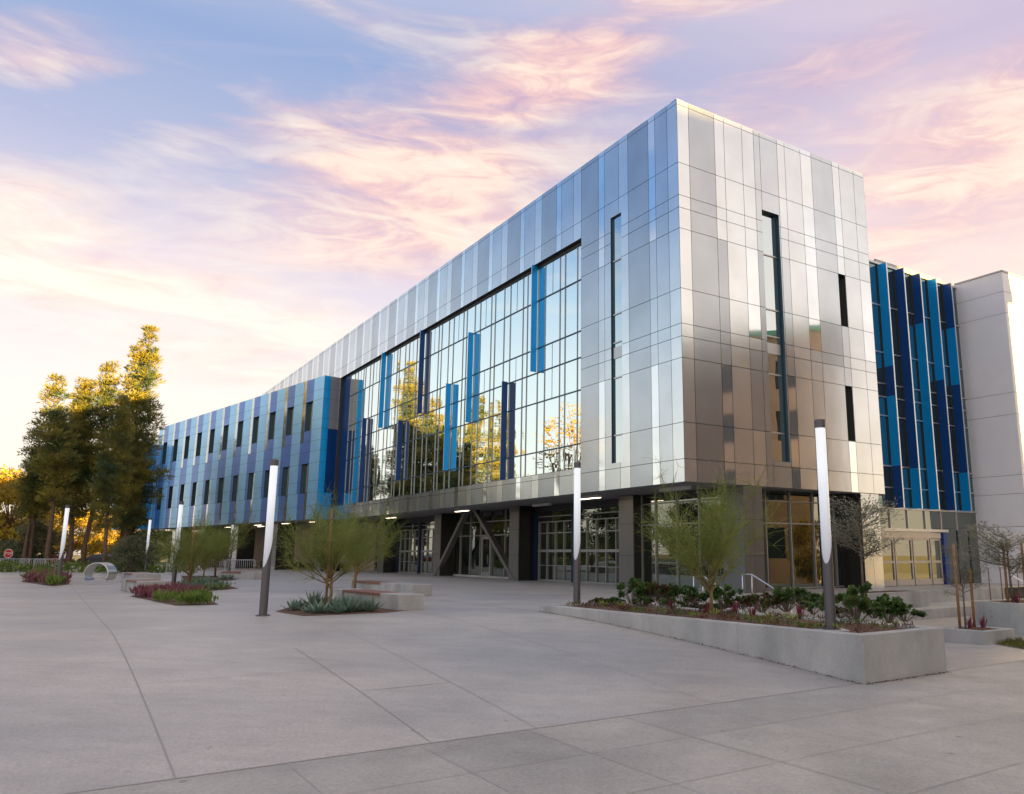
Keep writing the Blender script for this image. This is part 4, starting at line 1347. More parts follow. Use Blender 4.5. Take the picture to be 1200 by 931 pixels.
for k, (x, y, s_, lab) in enumerate(((27,36,.5,'round tree off to the right, mirrored in the side storefront'),(29,27,.6,'taller round tree off to the right, mirrored in the side storefront'),(36,46,.5,'round tree off to the right, mirrored in the entrance doors'),(50,53,.75,'broad tree off to the right beyond the entrance court'),(57,46,.8,'second broad tree off to the right beyond the entrance court'),(64,60,.9,'tall broad tree off to the right beyond the entrance court'),(72,50,.9,'farthest broad tree off to the right beyond the entrance court'))):
    dup(BT, Vector((x,y,-.6)), R(61*k+20), lab, None, (s_*.62,s_*.62,s_*.8))
for x, d, s_, lab in ((176,128,.62,'dark tree seen under the far end of the blue wing'),(200,135,.6,'second dark tree seen under the far end of the blue wing'),(158,120,.5,'low dark tree left of the far end of the blue wing'),(222,140,.6,'dark tree farthest right under the blue wing')):
    p = sight(x,640,d); c = dup(BT, (p.x,p.y,0), R(x), lab, None, (s_,s_,s_*.8))
    for ch in c.children:
        if ch.name.startswith('crown'): ch.material_slots[0].link = 'OBJECT'; ch.material_slots[0].material = M['pine2']
# grey-green bushes at the plaza edge
tr, cr = broad_mesh(3.6, 1.7, 41, 90, 60, .06, .22, .9)
p = sight(40,650,82)
OB = make_tree('grey_bush', [('trunk',tr,M['greybark']),('crown',cr,M['olive'])], (p.x,p.y,0), 0, 'large grey-green bush behind the left lamp', 'bush', None, 1.3)
for x, d, s, lab, rz in ((156,66,.8,'rounded grey-green bush right of the curled bench',50),(172,74,.7,'grey-green bush tight against the blue wing',120),(138,74,.6,'small grey-green bush under the tallest pine',200),(12,84,.8,'small grey-green bush behind the left barriers',10)):
    p = sight(x,650,d); dup(OB, (p.x,p.y,0), R(rz), lab, None, (s,s,s))
# clipped low hedge along the lawn
mb = MB(); r = random.Random(9)
for k in range(5200):
    f = r.random(); a = Vector((-68,72)).lerp(Vector((-33,68)), f)
    pp = Vector((a.x+r.uniform(-1,1), a.y+r.uniform(-.8,.8), r.uniform(0,.75)*(1+.3*math.sin(f*40))))
    leafquad(mb, pp, rv(r).normalized(), rv(r)+Vector((0,0,.01)), .25, .13)
o = mb.build('low_planting', M['green']); tag(o, kind='stuff', label='low green planting strip along the foot of the pines', cat='planting')

# palo verde: fountain of thin green twigs
def verde_mesh(H, Rc, seed, nb=16, nt=26, trunk_h=.9, tw=.011, droop=.25):
    r = random.Random(seed); tr = MB(); cr = MB()
    base = Vector((0,0,trunk_h))
    tr.tube([(0,0,-.15),(.03,.02,trunk_h*.5),base], [.055,.045,.035], 7)
    def strand(p, d, L, w, n=4, bend=None):
        pts = [p]
        for i in range(n):
            d = (d + (bend or Vector((0,0,0)))*(1.0/n) + rv(r,.10)).normalized()
            pts.append(pts[-1]+d*(L/n))
        return pts
    def ribbon(pts, w, m=0):
        s = rv(r).normalized()
        for i in range(len(pts)-1):
            d = pts[i+1]-pts[i]; n = d.cross(s)
            if n.length < 1e-5: continue
            n.normalize(); a = w*(1-i/len(pts)); b = w*(1-(i+1)/len(pts))
            cr.quad(pts[i]-n*a, pts[i]+n*a, pts[i+1]+n*b, pts[i+1]-n*b, m)
    for k in range(nb):
        a = r.uniform(0,6.28); el = r.uniform(.35,1.35)
        d = Vector((math.cos(a)*math.cos(el), math.sin(a)*math.cos(el), math.sin(el)))
        L = (H-trunk_h)*r.uniform(.6,1.0)/(max(.55,math.sin(el))) if el > .8 else Rc*r.uniform(.8,1.15)
        L = min(L, H*1.0)
        st = base*r.uniform(.55,1.0)
        pts = strand(st, d, L*.85, .02, 6, Vector((0,0,.35)))
        tr.tube(pts, [.024,.020,.016,.012,.009,.006,.004], 5, cap=False)
        for q in range(nt):
            i = r.uniform(1.2,5.9); j = int(i); p = pts[j].lerp(pts[min(6,j+1)], i-j)
            dm = (pts[min(6,j+1)]-pts[j]).normalized() if j < 6 else d
            dd = (dm*.8+rv(r,1.0)+Vector((0,0,.45))).normalized()
            tp = strand(p, dd, r.uniform(.35,.85)*Rc*.55, tw, 3, Vector((0,0,r.uniform(-.5,.4))))
            ribbon(tp, tw*.62)
            for s_ in range(4):
                e = r.choice(tp[1:]); d3 = ((tp[-1]-tp[0]).normalized()*.7+rv(r,.9)).normalized()
                ribbon(strand(e, d3, r.uniform(.18,.42), tw, 2, Vector((0,0,-droop))), tw*.5)
    return tr, cr
def stake(loc, label, h=2.3, group=None):
    mb = MB(); mb.tube([(0,0,-.1),(0.01,0,h)], [.042,.038], 8); mb.tube([(0,0,h-.35),(.0,0,h-.32)], .05, 8)
    o = mb.build('tree_stake', M['stake'], None, (0,0,0)); o.location = loc; tag(o, label, 'stake', group); return o
tr, cr = verde_mesh(3.9, 2.2, 3, 24, 40)
p = gp(826,712,.17)
p = Vector((2.95,20.6,.13))
VA = make_tree('palo_verde_tree', [('trunk',tr,M['pvbark']),('crown',cr,M['pv'])], p, 0, 'feathery palo verde tree in the long concrete planter', 'tree')
tr, cr = verde_mesh(3.5, 1.9, 8, 20, 36, .95)
p = gp(386,712); VB = make_tree('palo_verde_tree', [('trunk',tr,M['pvbark']),('crown',cr,M['pv'])], p, 0, 'palo verde tree rising from the agave bed at the nearest bench', 'tree')
stake(p+Vector((-.09,-.08,0)), 'wooden stake at the palo verde in the agave bed', 3.0)
p = gp(416,694); dup(VB, p, R(130), 'palo verde tree behind the nearest bench', None, (1.25,1.25,1.18))
stake(p+Vector((.03,-.1,0)), 'wooden stake at the palo verde behind the nearest bench', 2.6)
p = gp(222,689); dup(VA, p, R(70), 'palo verde tree in the agave bed beside the lamp', None, (1.05,1.05,.95)); stake(p+Vector((.0,-.1,0)), 'wooden stake at the palo verde beside the left agave bed lamp', 2.9)
p = gp(252,676); dup(VB, p, R(250), 'palo verde tree behind the left agave bed near the barriers', None, (1.35,1.35,1.25)); stake(p+Vector((.0,-.1,0)), 'wooden stake near the barriers at the blue wing', 2.6)
p = gp(238,677); dup(VA, p, R(10), 'palo verde tree close before the steel barriers', None, (1.1,1.1,.95))

# silver small trees with stakes
def silver_mesh(H, Rc, seed, nb=13, per=60, trunk_h=1.2, base_r=.04, leafs=.10, flat=.25):
    r = random.Random(seed); tr = MB(); cr = MB()
    tr.tube([(0,0,-.1),(.02,.01,trunk_h),(.0,.03,H*.75)], [base_r,base_r*.75,base_r*.3], 7)
    for k in range(nb):
        z0 = r.uniform(trunk_h*.75, H*.75); a = 6.28*k/nb*2.4+r.uniform(-.4,.4)
        L = Rc*r.uniform(.65,1.1)*(1-.35*(z0/H))
        p0 = Vector((0,.02,z0)); p1 = p0+Vector((math.cos(a)*L, math.sin(a)*L, L*r.uniform(.25,.75)))
        pm = p0.lerp(p1,.5)+Vector((0,0,-.06*L))
        tr.tube([p0,pm,p1],[base_r*.45,base_r*.3,base_r*.12],5,cap=False)
        for q in range(per):
            t_ = r.uniform(.3,1.05); c = p0.lerp(p1,t_)+Vector((r.gauss(0,.13),r.gauss(0,.13),r.gauss(0,.07)+.02))*Rc
            d = ((p1-p0).normalized()+rv(r,.9)); d.z *= .5; d.normalize()
            leafquad(cr, c, d, Vector((0,0,1))+rv(r,.6), leafs*r.uniform(.7,1.5), leafs*.3)
            if q % 4 == 0:
                e = c+d*.16; n = d.cross(Vector((0,0,1)))*.004; cr.quad(p0.lerp(p1,t_)-n, p0.lerp(p1,t_)+n, e+n, e-n)
    return tr, cr
tr, cr = silver_mesh(3.2, 1.35, 5, 22, 150, 1.2, .04, .13)
SA = make_tree('silver_tree', [('trunk',tr,M['greybark']),('crown',cr,M['ash'])], W(-3.75,5.75,.06), 0, 'sparse silver-leaved tree in the planter under the tower overhang', 'tree', None, 1.32)
dup(SA, Vector((13.05,25.6,.08)), R(100), 'spreading silver-leaved tree with two stakes at the right edge', None, (1.05,1.05,.86))
stake(Vector((12.75,25.3,.06)), 'left stake of the silver tree at the right edge', 1.9); stake(Vector((13.35,25.35,.06)), 'right stake of the silver tree at the right edge', 1.9)
tr, cr = silver_mesh(2.9, .78, 12, 20, 80, 1.0, .03, .07)
make_tree('bare_tree', [('trunk',tr,M['greybark']),('crown',cr,M['olive'])], Vector((10.3,22.9,-.42)), 0, 'thin almost bare young tree in the low square planter', 'tree')
stake(Vector((10.08,22.75,-.42)), 'left stake of the bare young tree', 2.3); stake(Vector((10.55,22.9,-.42)), 'right stake of the bare young tree', 1.6)

# shrubs in the long planter
def shrub_mesh(Rc, H, seed, n=420, ll=.11, red=0.0):
    r = random.Random(seed); st = MB(); cr = MB()
    tips = []
    for k in range(26):
        a = r.uniform(0,6.28); rr = Rc*math.sqrt(r.random()); z = H*r.uniform(.45,1.0)*(1-.35*(rr/Rc)**2)
        tip = Vector((math.cos(a)*rr, math.sin(a)*rr, z)); tips.append(tip)
        st.tube([(tip.x*.12,tip.y*.12,-.03), tip*.55+Vector((0,0,.02)), tip], [.012,.009,.005], 4, cap=False)
    for k in range(n):
        t_ = r.choice(tips); p = t_+rv(r,.075)
        d = ((t_-Vector((0,0,H*.3))).normalized()*.5+rv(r,1.0)+Vector((0,0,.2))).normalized()
        m = 1 if r.random() < red else 0
        nrm = (Vector((0,0,1))+rv(r,.7))
        s = d.cross(nrm)
        if s.length < 1e-3: continue
        s.normalize(); l = ll*r.uniform(.7,1.25); w = l*.55
        cr.poly([p, p+d*l*.35+s*w*.42, p+d*l*.78+s*w*.5, p+d*l, p+d*l*.78-s*w*.5, p+d*l*.35-s*w*.42], m)
    return st, cr
srcs = []
for k, (rc, h, red) in enumerate(((.55,.70,.03),(.46,.62,.55),(.66,.78,.12))):
    st, cr = shrub_mesh(rc, h, 50+k, 950 if k < 2 else 1300, .115, red)
    srcs.append((st, cr))
def first_shrub(k, loc, label):
    st, cr = srcs[k]
    return make_tree('leafy_shrub', [('stems',st,M['greybark']),('leaves',cr,[M['shrub'],M['shrub_red']])], loc, 0, label, 'shrub', 'shrubs in the long planter')
zs = .13
S0 = first_shrub(0, gp(742,709,zs), 'green shrub at the far end of the long planter')
S1 = first_shrub(1, gp(776,710,zs), 'bronze-red shrub second from the far planter end')
S2 = first_shrub(2, gp(1004,728,zs), 'largest green shrub right of the near lamp')
for x, y, src, s, rz, lab in ((760,707,S1,.8,20,'small bronze shrub tucked between the first green shrub and the red one'),(803,711,S0,.95,60,'green shrub just left of the palo verde trunk'),
        (848,713,S0,1.0,140,'green shrub just right of the palo verde trunk'),(893,717,S1,.85,200,'bronze-red shrub in front of the stair handrail'),
        (922,716,S0,1.0,250,'green shrub left of the near lamp'),(940,714,S0,.8,10,'small green shrub close behind the near lamp'),(1041,730,S0,.88,300,'rounded green shrub at the right end of the planter')):
    dup(src, gp(x,y,zs), R(rz), lab, None, (s*1.05,s*1.05,s*.82))
for k, (x, y, s) in enumerate(((752,712,.55),(786,713,.5),(815,709,.7),(833,718,.45),(870,714,.6),(908,713,.7),(953,720,.6),(958,712,.7),(985,724,.55),(1024,724,.75),(1060,728,.6),(700,709,.45),(720,711,.5))):
    dup((S0, S2, S1)[k % 3], gp(x,y,zs), R(77*k), 'low young shrub filling the mulch between the larger planter shrubs', 'low filler shrubs in the long planter', (s*1.1,s*1.1,s*.7))
# cordylines and lime tufts
def spike_mesh(n, h, spread, w, seed):
    r = random.Random(seed); mb = MB()
    for k in range(n):
        a = r.uniform(0,6.28); t_ = r.uniform(.05,spread)
        d = Vector((math.cos(a)*t_, math.sin(a)*t_, 1)).normalized(); p = Vector((math.cos(a)*.03, math.sin(a)*.03, -.02))
        l = h*r.uniform(.6,1.05); s = Vector((-math.sin(a),math.cos(a),0))*w
        m1 = p+d*l*.5; m2 = p+d*l+Vector((math.cos(a),math.sin(a),-.4))*(l*.12*t_*2)
        mb.quad(p-s*.6,p+s*.6,m1+s,m1-s); mb.tri(m1-s,m1+s,m2)
    return mb
mg = spike_mesh(20,.46,.35,.015,1).build('red_cordyline', M['magenta']); mg.location = gp(828,722,zs)
tag(mg, 'magenta spiky plant in the mulch of the long planter', 'plant', 'magenta plants in the long planter')
for x, y in ((788,715),(861,722),(882,725),(938,727)):
    c = mg.copy(); col.objects.link(c); c.location = gp(x,y,zs); c.rotation_euler = (0,0,x*.7)
lm = spike_mesh(26,.28,.8,.016,2).build('lime_tuft', M['lime']); lm.location = gp(708,712,zs)
tag(lm, 'lime green tuft in the mulch of the long planter', 'plant', 'lime tufts in the long planter')
for x, y in ((727,714),(838,723),(902,727),(930,729)):
    c = lm.copy(); col.objects.link(c); c.location = gp(x,y,zs); c.rotation_euler = (0,0,x*.3)

r = random.Random(31); mb = MB()
cl = [(r.random(), r.random(), r.randrange(4)) for k in range(90)]
for k in range(2600):
    s_, q_, m_ = cl[k % 90]
    s_ = min(.985, max(.015, s_+r.gauss(0,.012))); q_ = min(.95, max(.05, q_+r.gauss(0,.05)))
    p = (_in[0]*(1-s_)+_in[3]*s_)*(1-q_)+(_in[1]*(1-s_)+_in[2]*s_)*q_
    leafquad(mb, Vector((p.x,p.y,ZPT-.02+r.uniform(0,.07))), (rv(r,.9)+Vector((0,0,.7))).normalized(), rv(r)+Vector((0,0,.01)), r.uniform(.05,.12), r.uniform(.018,.035), m_)
o = mb.build('mulch_seedlings', [M['shrub'], M['shrub_red'], M['green'], M['soil']]); tag(o, 'scattered low seedlings and bits on the mulch of the long planter', 'ground cover', None, 'stuff')
# agaves
def agave_mesh(seed, n=22, L=.42, w=.055):
    r = random.Random(seed); mb = MB()
    for k in range(n):
        a = k*2.4+r.uniform(-.2,.2); el = .25+1.05*(k/n)+r.uniform(-.1,.1); l = L*(1.05-.3*k/n)*r.uniform(.85,1.1)
        h = Vector((math.cos(a),math.sin(a),0)); s = Vector((-math.sin(a),math.cos(a),0))
        p = h*.03; m1 = p+(h*math.cos(el)+Vector((0,0,math.sin(el))))*l*.5; m2 = m1+(h*math.cos(el+.15)+Vector((0,0,math.sin(el+.15))))*l*.5
        q = Vector((0,0,-.02))
        mb.quad(p-s*w*.5, p+q, m1+q, m1-s*w*.62); mb.quad(p+q, p+s*w*.5, m1+s*w*.62, m1+q)
        mb.tri(m1-s*w*.62, m1+q, m2); mb.tri(m1+q, m1+s*w*.62, m2)
    return mb
GA, GBd = 'agaves in the bed at the nearest bench', 'agaves in the left bed around the lamp'
LA, LBd = 'blue-green agave in the bed at the nearest bench', 'blue-green agave in the left bed around the lamp'
a0 = agave_mesh(1, 20, .46, .07).build('agave', M['agave']); a0.location = gp(345,716); tag(a0, LA, 'agave', GA)
r = random.Random(4)
for x, y, s in ((362,718,1.1),(374,719,1.25),(386,719,1.05),(398,719,1.2),(410,718,1.2),(422,717,1.25),(434,717,1.1),(368,711,1.2),(380,708,1.1),(352,712,.9),(404,712,1.1),(418,712,1.0),(392,713,1.)):
    c = a0.copy(); col.objects.link(c); c.location = gp(x,y); c.rotation_euler = (r.uniform(-.1,.1),r.uniform(-.1,.1),r.uniform(0,6)); s *= r.uniform(.65,1.1); c.scale = (s,s,s*r.uniform(.8,1.25))
for x, y, s in ((209,690,1.3),(218,690,1.2),(230,691,1.4),(240,690,1.2),(250,691,1.4),(262,690,1.3),(236,686,1.2),(252,686,1.2),(225,684,1.1),(244,681,1.0),(262,680,1.1),(270,679,1.),(228,679,1.1)):
    c = a0.copy(); col.objects.link(c); c.location = gp(x,y); s *= r.uniform(.6,1.05); c.rotation_euler = (0,0,r.uniform(0,6)); c.scale = (s,s,s); c['label'] = LBd; c['group'] = GBd

# planting beds cut into the paving
def bed(name, pts, label):
    mb = MB()
    mb.poly([(p.x,p.y,.008) for p in pts])
    o = mb.build(name, M['soil']); tag(o, kind='structure'); return o
bedA = [gp(323,717), gp(356,722.5), gp(452,718.5), gp(474,716), gp(398,703), gp(372,702)]
bed('planting_bed', bedA, '')
bedB = [gp(152,699), gp(205,710), gp(256,709), gp(232,695), gp(190,692)]
bed('planting_bed', bedB, ''); bedC = [gp(24,682), gp(62,687.5), gp(82,685), gp(64,676), gp(40,675)]
bed('planting_bed', bedC, ''); bedD = [gp(196,690), gp(246,693), gp(280,690), gp(250,682), gp(215,682)]; bed('planting_bed', bedD, '')
bedE = [gp(215,680), gp(270,681), gp(285,678), gp(262,675), gp(212,675)]; bed('planting_bed', bedE, '')
def in_poly(p, poly):
    c = False; j = len(poly)-1
    for i in range(len(poly)):
        a, b = poly[i], poly[j]
        if ((a.y > p.y) != (b.y > p.y)) and p.x < (b.x-a.x)*(p.y-a.y)/(b.y-a.y+1e-9)+a.x: c = not c
        j = i
    return c
def cover(name, poly, mats, n, h, label, seed, w=.03, pick=None):
    r = random.Random(seed); mb = MB()
    xs = [p.x for p in poly]; ys = [p.y for p in poly]
    k = 0
    cl = []
    while len(cl) < 34:
        p = Vector((r.uniform(min(xs),max(xs)), r.uniform(min(ys),max(ys))))
        if in_poly(p, poly): cl.append((p, r.randrange(len(mats)) if pick is None else pick(p)))
    for k in range(n):
        c, m = r.choice(cl)
        p = c+Vector((r.gauss(0,.28), r.gauss(0,.28)))
        if not in_poly(p, poly): continue
        q = Vector((p.x,p.y,r.uniform(0,h*.6)))
        leafquad(mb, q, (rv(r,.8)+Vector((0,0,.9))).normalized(), rv(r)+Vector((0,0,.01)), h*r.uniform(.4,.9), w*r.uniform(.8,1.6), m)
    o = mb.build(name, mats); tag(o, label, 'ground cover', None, 'stuff')
cover('purple_planting', bedB, [M['purple'], M['purple'], M['green']], 4200, .36, 'purple and green ground cover in the bed by the low bench', 1, .05, lambda p: 2 if (p-gp(240,706).xy).length < 2.2 or (p-gp(190,705).xy).length < 1.0 else 0)
cover('purple_planting', bedC, [M['purple'], M['green'], M['purple']], 4200, .5, 'purple and green ground cover around the left lamp', 2, .07)
cover('green_planting', bedD, [M['green'], M['agave']], 900, .25, 'low green ground cover between the left agaves', 3, .05)
# strip of grass tufts at the court planter
tf = spike_mesh(70,.38,1.1,.006,8)
g0 = tf.build('grass_tuft', M['grass']); g0.location = gp(1122,750,-.85)
GG = 'grass tufts beside the low square planter'; LG = 'wispy grass tuft at the foot of the low square planter'
tag(g0, LG, 'grass tuft', GG)
for x, y, s in ((1150,756,1.2),(1166,757,1.0),(1178,760,1.1),(1190,762,1.2),(1140,752,.8)):
    c = g0.copy(); col.objects.link(c); c.location = gp(x,y,-.86); c.rotation_euler = (0,0,x); c.scale = (s,s,s)
bp_ = [gp(1108,748,-.845), gp(1205,768,-.80), gp(1235,762,-.80), gp(1120,742,-.86)]
mb = MB(); mb.poly([(p.x,p.y,zct((p.xy-C0).dot(DU))+.012) for p in bp_]); o = mb.build('grass_strip', M['lawn']); tag(o, kind='structure')
r = random.Random(6); mb = MB()
for k in range(2600):
    s_, q_ = r.random(), r.random()
    p = bp_[0].lerp(bp_[1],s_).lerp(bp_[3].lerp(bp_[2],s_),q_)
    z = zct((p.xy-C0).dot(DU))
    leafquad(mb, Vector((p.x,p.y,z)), (rv(r,.7)+Vector((0,0,1))).normalized(), rv(r)+Vector((0,0,.01)), r.uniform(.06,.16), .015)
o = mb.build('grass_cover', M['grass']); tag(o, 'short green grass cover in the strip beside the path', 'grass', None, 'stuff')
# red tufts in the court planters
for (x, y, z, lab) in ((10.25,22.5,-.42,'small red-leaved plant in the low square planter'),(10.65,22.6,-.42,'second red-leaved plant in the low square planter by the right stake'),(12.95,25.15,.08,'red-leaved plant at the foot of the silver tree')):
    c = mg.copy(); col.objects.link(c); c.location = (x,y,z); c['label'] = lab; del c['group']
# dark small shrubs at the foot of the stucco wall
sh = broad_mesh(.9,.4,77,14,26,.15,.13)[1].build('wall_shrub', M['shrub'])
p0 = WF(6.0,-5.7,0); sh.location = p0
tag(sh, 'small dark shrub at the foot of the tan wall under the blue wing', 'shrub', 'small shrubs along the tan wall')
for k in range(1, 15):
    c = sh.copy(); col.objects.link(c); c.location = WF(6.0+1.25*k,-5.7,0); c.rotation_euler = (0,0,k*1.3); s = .8+.3*((k*7) % 5)/5; c.scale = (s,s,s)

# ------------------------------------------------------------------ sky, sun, camera
EXPO = 2.6
SAZ, SEL = R(125), R(6)
w = bpy.data.worlds.new('World'); sc.world = w; w.use_nodes = True
nt = w.node_tree; L = nt.links; nt.nodes.clear()
out = nt.nodes.new('ShaderNodeOutputWorld')
def N(t, **k):
    n = nt.nodes.new(t)
    for a, b in k.items(): setattr(n, a, b)
    return n
def mth(op, a, b=None, c=None, clamp=False):
    n = N('ShaderNodeMath', operation=op); n.use_clamp = clamp
    for i, x in enumerate((a, b, c)):
        if x is None: continue
        if isinstance(x, (int, float)): n.inputs[i].default_value = x
        else: L.new(x, n.inputs[i])
    return n.outputs[0]
def lin(c):
    return tuple(((x/255+.055)/1.055)**2.4 if x/255 > .04045 else x/255/12.92 for x in c)
tc = N('ShaderNodeTexCoord'); d = tc.outputs['Generated']
sep = N('ShaderNodeSeparateXYZ'); L.new(d, sep.inputs[0])
el = mth('ARCSINE', sep.outputs[2]); el = mth('MULTIPLY', el, 180/math.pi)
az = mth('ARCTAN2', sep.outputs[0], sep.outputs[1]); az = mth('MULTIPLY', az, 180/math.pi)
# high thin cloud deck: direction projected on a plane overhead
zz = mth('MAXIMUM', sep.outputs[2], .04); zz = mth('ADD', zz, .12)
px = mth('DIVIDE', sep.outputs[0], zz); py = mth('DIVIDE', sep.outputs[1], zz)
cmb = N('ShaderNodeCombineXYZ'); L.new(px, cmb.inputs[0]); L.new(py, cmb.inputs[1])
mp = N('ShaderNodeMapping'); mp.inputs['Rotation'].default_value = (0,0,R(-28)); mp.inputs['Scale'].default_value = (.55,1.5,1); mp.inputs['Location'].default_value = (3.1,1.7,0)
L.new(cmb.outputs[0], mp.inputs['Vector'])
n1 = N('ShaderNodeTexNoise'); n1.inputs['Scale'].default_value = 1.25; n1.inputs['Detail'].default_value = 9; n1.inputs['Roughness'].default_value = .58; n1.inputs['Distortion'].default_value = .7
L.new(mp.outputs[0], n1.inputs['Vector'])
n2 = N('ShaderNodeTexNoise'); n2.inputs['Scale'].default_value = .6; n2.inputs['Detail'].default_value = 5; n2.inputs['Distortion'].default_value = .4
L.new(mp.outputs[0], n2.inputs['Vector'])
n3 = N('ShaderNodeTexNoise'); n3.inputs['Scale'].default_value = 3.6; n3.inputs['Detail'].default_value = 10; n3.inputs['Roughness'].default_value = .68; n3.inputs['Distortion'].default_value = 1.6
L.new(mp.outputs[0], n3.inputs['Vector'])
ac = N('ShaderNodeCombineXYZ'); L.new(mth('DIVIDE', az, 15), ac.inputs[0]); L.new(mth('DIVIDE', el, 6.5), ac.inputs[1])
mq = N('ShaderNodeMapping'); mq.inputs['Rotation'].default_value = (0,0,R(-32)); mq.inputs['Scale'].default_value = (.8,1.5,1); mq.inputs['Location'].default_value = (4.3,2.2,0)
L.new(ac.outputs[0], mq.inputs['Vector'])
n4 = N('ShaderNodeTexNoise'); n4.inputs['Scale'].default_value = .72; n4.inputs['Detail'].default_value = 10; n4.inputs['Roughness'].default_value = .52; n4.inputs['Distortion'].default_value = 1.1
L.new(mq.outputs[0], n4.inputs['Vector'])
n5 = N('ShaderNodeTexNoise'); n5.inputs['Scale'].default_value = 2.3; n5.inputs['Detail'].default_value = 10; n5.inputs['Roughness'].default_value = .62; n5.inputs['Distortion'].default_value = 1.8
L.new(mq.outputs[0], n5.inputs['Vector'])
def blob(a0, e0, ra, re, tilt):
    """soft cloud bank centred on a compass direction"""
    da = mth('SUBTRACT', az, a0); de = mth('SUBTRACT', el, e0)
    da = mth('ADD', da, mth('MULTIPLY', mth('SUBTRACT', n2.outputs['Fac'], .5), 26))
    de = mth('ADD', de, mth('MULTIPLY', mth('SUBTRACT', n1.outputs['Fac'], .5), 13))
    c, s = math.cos(R(tilt)), math.sin(R(tilt))
    x = mth('ADD', mth('MULTIPLY', da, c), mth('MULTIPLY', de, s)); y = mth('SUBTRACT', mth('MULTIPLY', de, c), mth('MULTIPLY', da, s))
    q = mth('ADD', mth('POWER', mth('ABSOLUTE', mth('DIVIDE', x, ra)), 2), mth('POWER', mth('ABSOLUTE', mth('DIVIDE', y, re)), 2))
    return mth('EXPONENT', mth('MULTIPLY', q, -1))
def ramp(fac, stops):
    cr = N('ShaderNodeValToRGB'); e = cr.color_ramp.elements
    while len(e) < len(stops): e.new(.5)
    for k, (p, c) in enumerate(stops): e[k].position = p; e[k].color = (*lin(c), 1)
    L.new(fac, cr.inputs['Fac']); return cr.outputs['Color']
def cmix(f, a, b):
    mx = N('ShaderNodeMix', data_type='RGBA')
    if isinstance(f, (int, float)): mx.inputs['Factor'].default_value = f
    else: L.new(f, mx.inputs['Factor'])
    for s, x in (('A', a), ('B', b)):
        if isinstance(x, tuple): mx.inputs[s].default_value = (*lin(x), 1)
        else: L.new(x, mx.inputs[s])
    return mx.outputs['Result']
elf = mth('DIVIDE', mth('MAXIMUM', el, 0), 90)
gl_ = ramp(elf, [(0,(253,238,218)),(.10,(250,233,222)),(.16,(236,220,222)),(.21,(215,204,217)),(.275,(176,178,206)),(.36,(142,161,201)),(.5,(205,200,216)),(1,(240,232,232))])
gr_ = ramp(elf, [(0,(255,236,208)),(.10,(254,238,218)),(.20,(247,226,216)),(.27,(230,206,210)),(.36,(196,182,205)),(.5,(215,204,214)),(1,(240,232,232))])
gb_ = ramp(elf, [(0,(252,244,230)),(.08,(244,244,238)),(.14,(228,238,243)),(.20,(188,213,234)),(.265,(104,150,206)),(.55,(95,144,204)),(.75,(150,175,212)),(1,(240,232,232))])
fr = mth('DIVIDE', mth('ADD', az, 12), 34, clamp=True)
sky = cmix(fr, gl_, gr_)
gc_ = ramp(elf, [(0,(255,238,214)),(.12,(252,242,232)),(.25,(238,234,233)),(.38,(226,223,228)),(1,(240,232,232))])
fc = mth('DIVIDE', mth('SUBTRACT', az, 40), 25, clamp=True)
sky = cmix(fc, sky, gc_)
fl = mth('MULTIPLY', mth('DIVIDE', mth('SUBTRACT', mth('MULTIPLY', az, -1), 44), 14, clamp=True), mth('DIVIDE', mth('ADD', az, 125), 22, clamp=True))
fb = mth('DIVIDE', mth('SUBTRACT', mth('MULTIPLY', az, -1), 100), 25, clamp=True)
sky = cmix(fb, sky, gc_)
sky = cmix(fl, sky, gb_)
# broken thin cloud everywhere
thin = mth('MULTIPLY', mth('SUBTRACT', n1.outputs['Fac'], .50), 4.2, clamp=True)
thin = mth('MULTIPLY', thin, mth('DIVIDE', el, 10, clamp=True))
sky = cmix(mth('MULTIPLY', mth('MULTIPLY', thin, .45), mth('SUBTRACT', 1, mth('MULTIPLY', fl, .8))), sky, (236,208,214))
banks = [(-15,24,14,4.8,12,1.0),(-4,31.5,12,3.8,27,.95),(-6,22.5,9,3.4,8,.9),(-35,28.5,7,2.6,8,.6),(-34,17.0,13,3.6,-8,.75),(-25,13.0,16,2.6,2,.7),(27,22,13,8,24,.75),(17,31.5,13,3.0,24,.6),(30,29,8,3,24,.6),(150,24,40,9,0,.6),(-130,25,40,9,0,.6)]
den = None
for (a, e, ra, re, ti, k) in banks:
    b_ = mth('MULTIPLY', blob(a, e, ra, re, ti), k)
    den = b_ if den is None else mth('MAXIMUM', den, b_)
wisp = mth('MULTIPLY', mth('SUBTRACT', mth('ADD', mth('MULTIPLY', n3.outputs['Fac'], .75), mth('MULTIPLY', n1.outputs['Fac'], .6)), .34), 2.1, clamp=True)
rag = mth('ADD', mth('MULTIPLY', mth('SUBTRACT', n4.outputs['Fac'], .5), 2.3), mth('MULTIPLY', mth('SUBTRACT', n5.outputs['Fac'], .5), .38))
den = mth('MULTIPLY', mth('SUBTRACT', mth('ADD', mth('MULTIPLY', den, 1.35), rag), .12), .95, clamp=True)
den = mth('MULTIPLY', den, .92)
# bank tops go rose, bodies peach cream
ccol = ramp(mth('ADD', mth('ADD', mth('MULTIPLY', n4.outputs['Fac'], .55), mth('MULTIPLY', n5.outputs['Fac'], .50)), mth('MULTIPLY', mth('SUBTRACT', 30, el), .009), clamp=True), [(.42,(202,168,188)),(.53,(238,196,190)),(.60,(252,222,202)),(.74,(255,240,222))])
sky = cmix(den, sky, ccol)
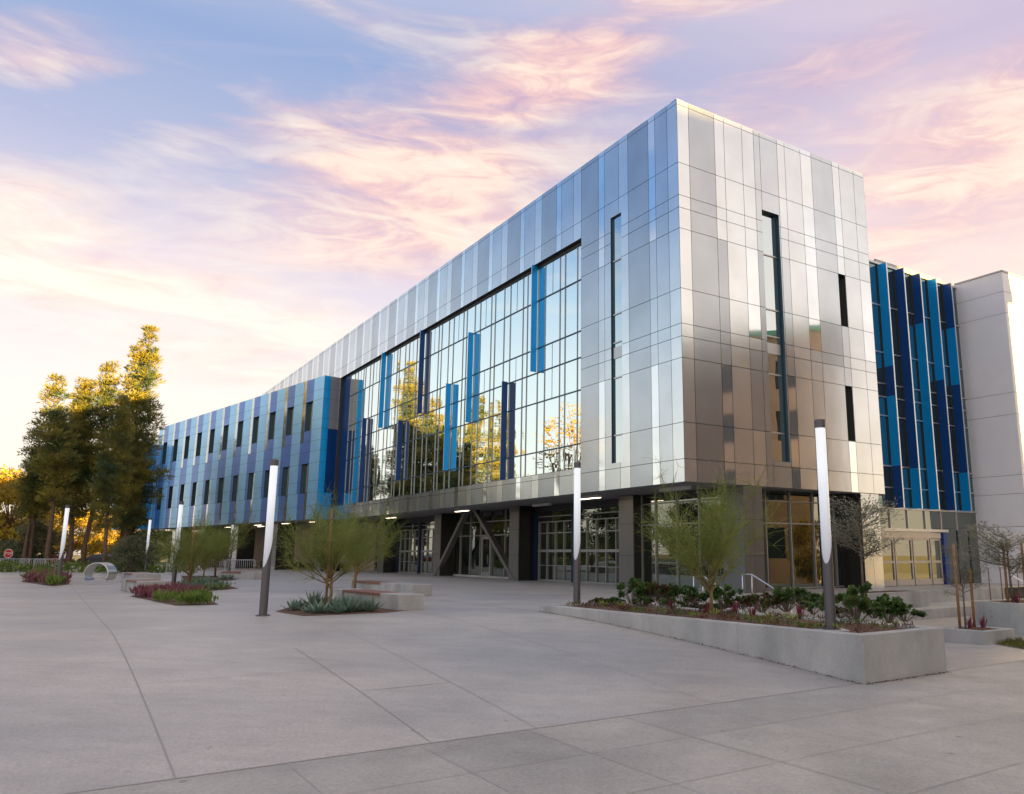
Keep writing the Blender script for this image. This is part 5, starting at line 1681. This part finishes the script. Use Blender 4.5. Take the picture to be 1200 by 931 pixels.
# glow round the low sun
sd = Vector((math.sin(SAZ)*math.cos(SEL), math.cos(SAZ)*math.cos(SEL), math.sin(SEL)))
dp = N('ShaderNodeVectorMath', operation='DOT_PRODUCT'); L.new(d, dp.inputs[0]); dp.inputs[1].default_value = sd
gw = mth('POWER', mth('MAXIMUM', dp.outputs['Value'], 0), 10)
gwm = N('ShaderNodeMix', data_type='RGBA'); gwm.blend_type = 'ADD'
L.new(mth('MULTIPLY', gw, .55), gwm.inputs['Factor']); L.new(sky, gwm.inputs['A']); gwm.inputs['B'].default_value = (1.0,.72,.42,1)
sky = gwm.outputs['Result']
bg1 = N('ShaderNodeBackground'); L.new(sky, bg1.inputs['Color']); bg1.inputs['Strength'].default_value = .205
ns = N('ShaderNodeTexSky'); ns.sky_type = 'NISHITA'; ns.sun_disc = False; ns.sun_elevation = SEL; ns.sun_rotation = SAZ; ns.air_density = 1.0; ns.dust_density = 1.0
bg2 = N('ShaderNodeBackground'); L.new(ns.outputs['Color'], bg2.inputs['Color']); bg2.inputs['Strength'].default_value = .05
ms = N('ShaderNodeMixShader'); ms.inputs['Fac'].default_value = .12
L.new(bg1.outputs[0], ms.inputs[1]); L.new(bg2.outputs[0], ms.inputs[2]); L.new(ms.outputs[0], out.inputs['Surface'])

sl = bpy.data.lights.new('sun', 'SUN'); sl.energy = 5.0; sl.angle = R(.5); sl.color = (1.0,.62,.13)
so = bpy.data.objects.new('sun', sl); col.objects.link(so)
so.rotation_euler = (-sd).to_track_quat('-Z', 'Y').to_euler(); so.location = (60,-10,60)

cam = bpy.data.cameras.new('camera'); co = bpy.data.objects.new('camera', cam); col.objects.link(co)
co.location = (0,0,HZ); co.rotation_euler = (R(90)+PITCH, 0, 0)
cam.sensor_width = 36; cam.sensor_fit = 'HORIZONTAL'; cam.lens = 36*FPX/1200
cam.shift_x = -(PPX-600)/1200; cam.shift_y = 0
cam.clip_start = .1; cam.clip_end = 3000
sc.camera = co
vs = sc.view_settings
sc.display_settings.display_device = 'sRGB'
vs.view_transform = 'Standard'; vs.look = 'None'; vs.exposure = EXPO; vs.gamma = 1; vs.use_curve_mapping = False
sc.render.engine = 'CYCLES'
sc.cycles.max_bounces = 8; sc.cycles.diffuse_bounces = 3; sc.cycles.glossy_bounces = 5; sc.cycles.transparent_max_bounces = 6
sc.cycles.caustics_reflective = False; sc.cycles.caustics_refractive = False
sc.cycles.sample_clamp_indirect = 6
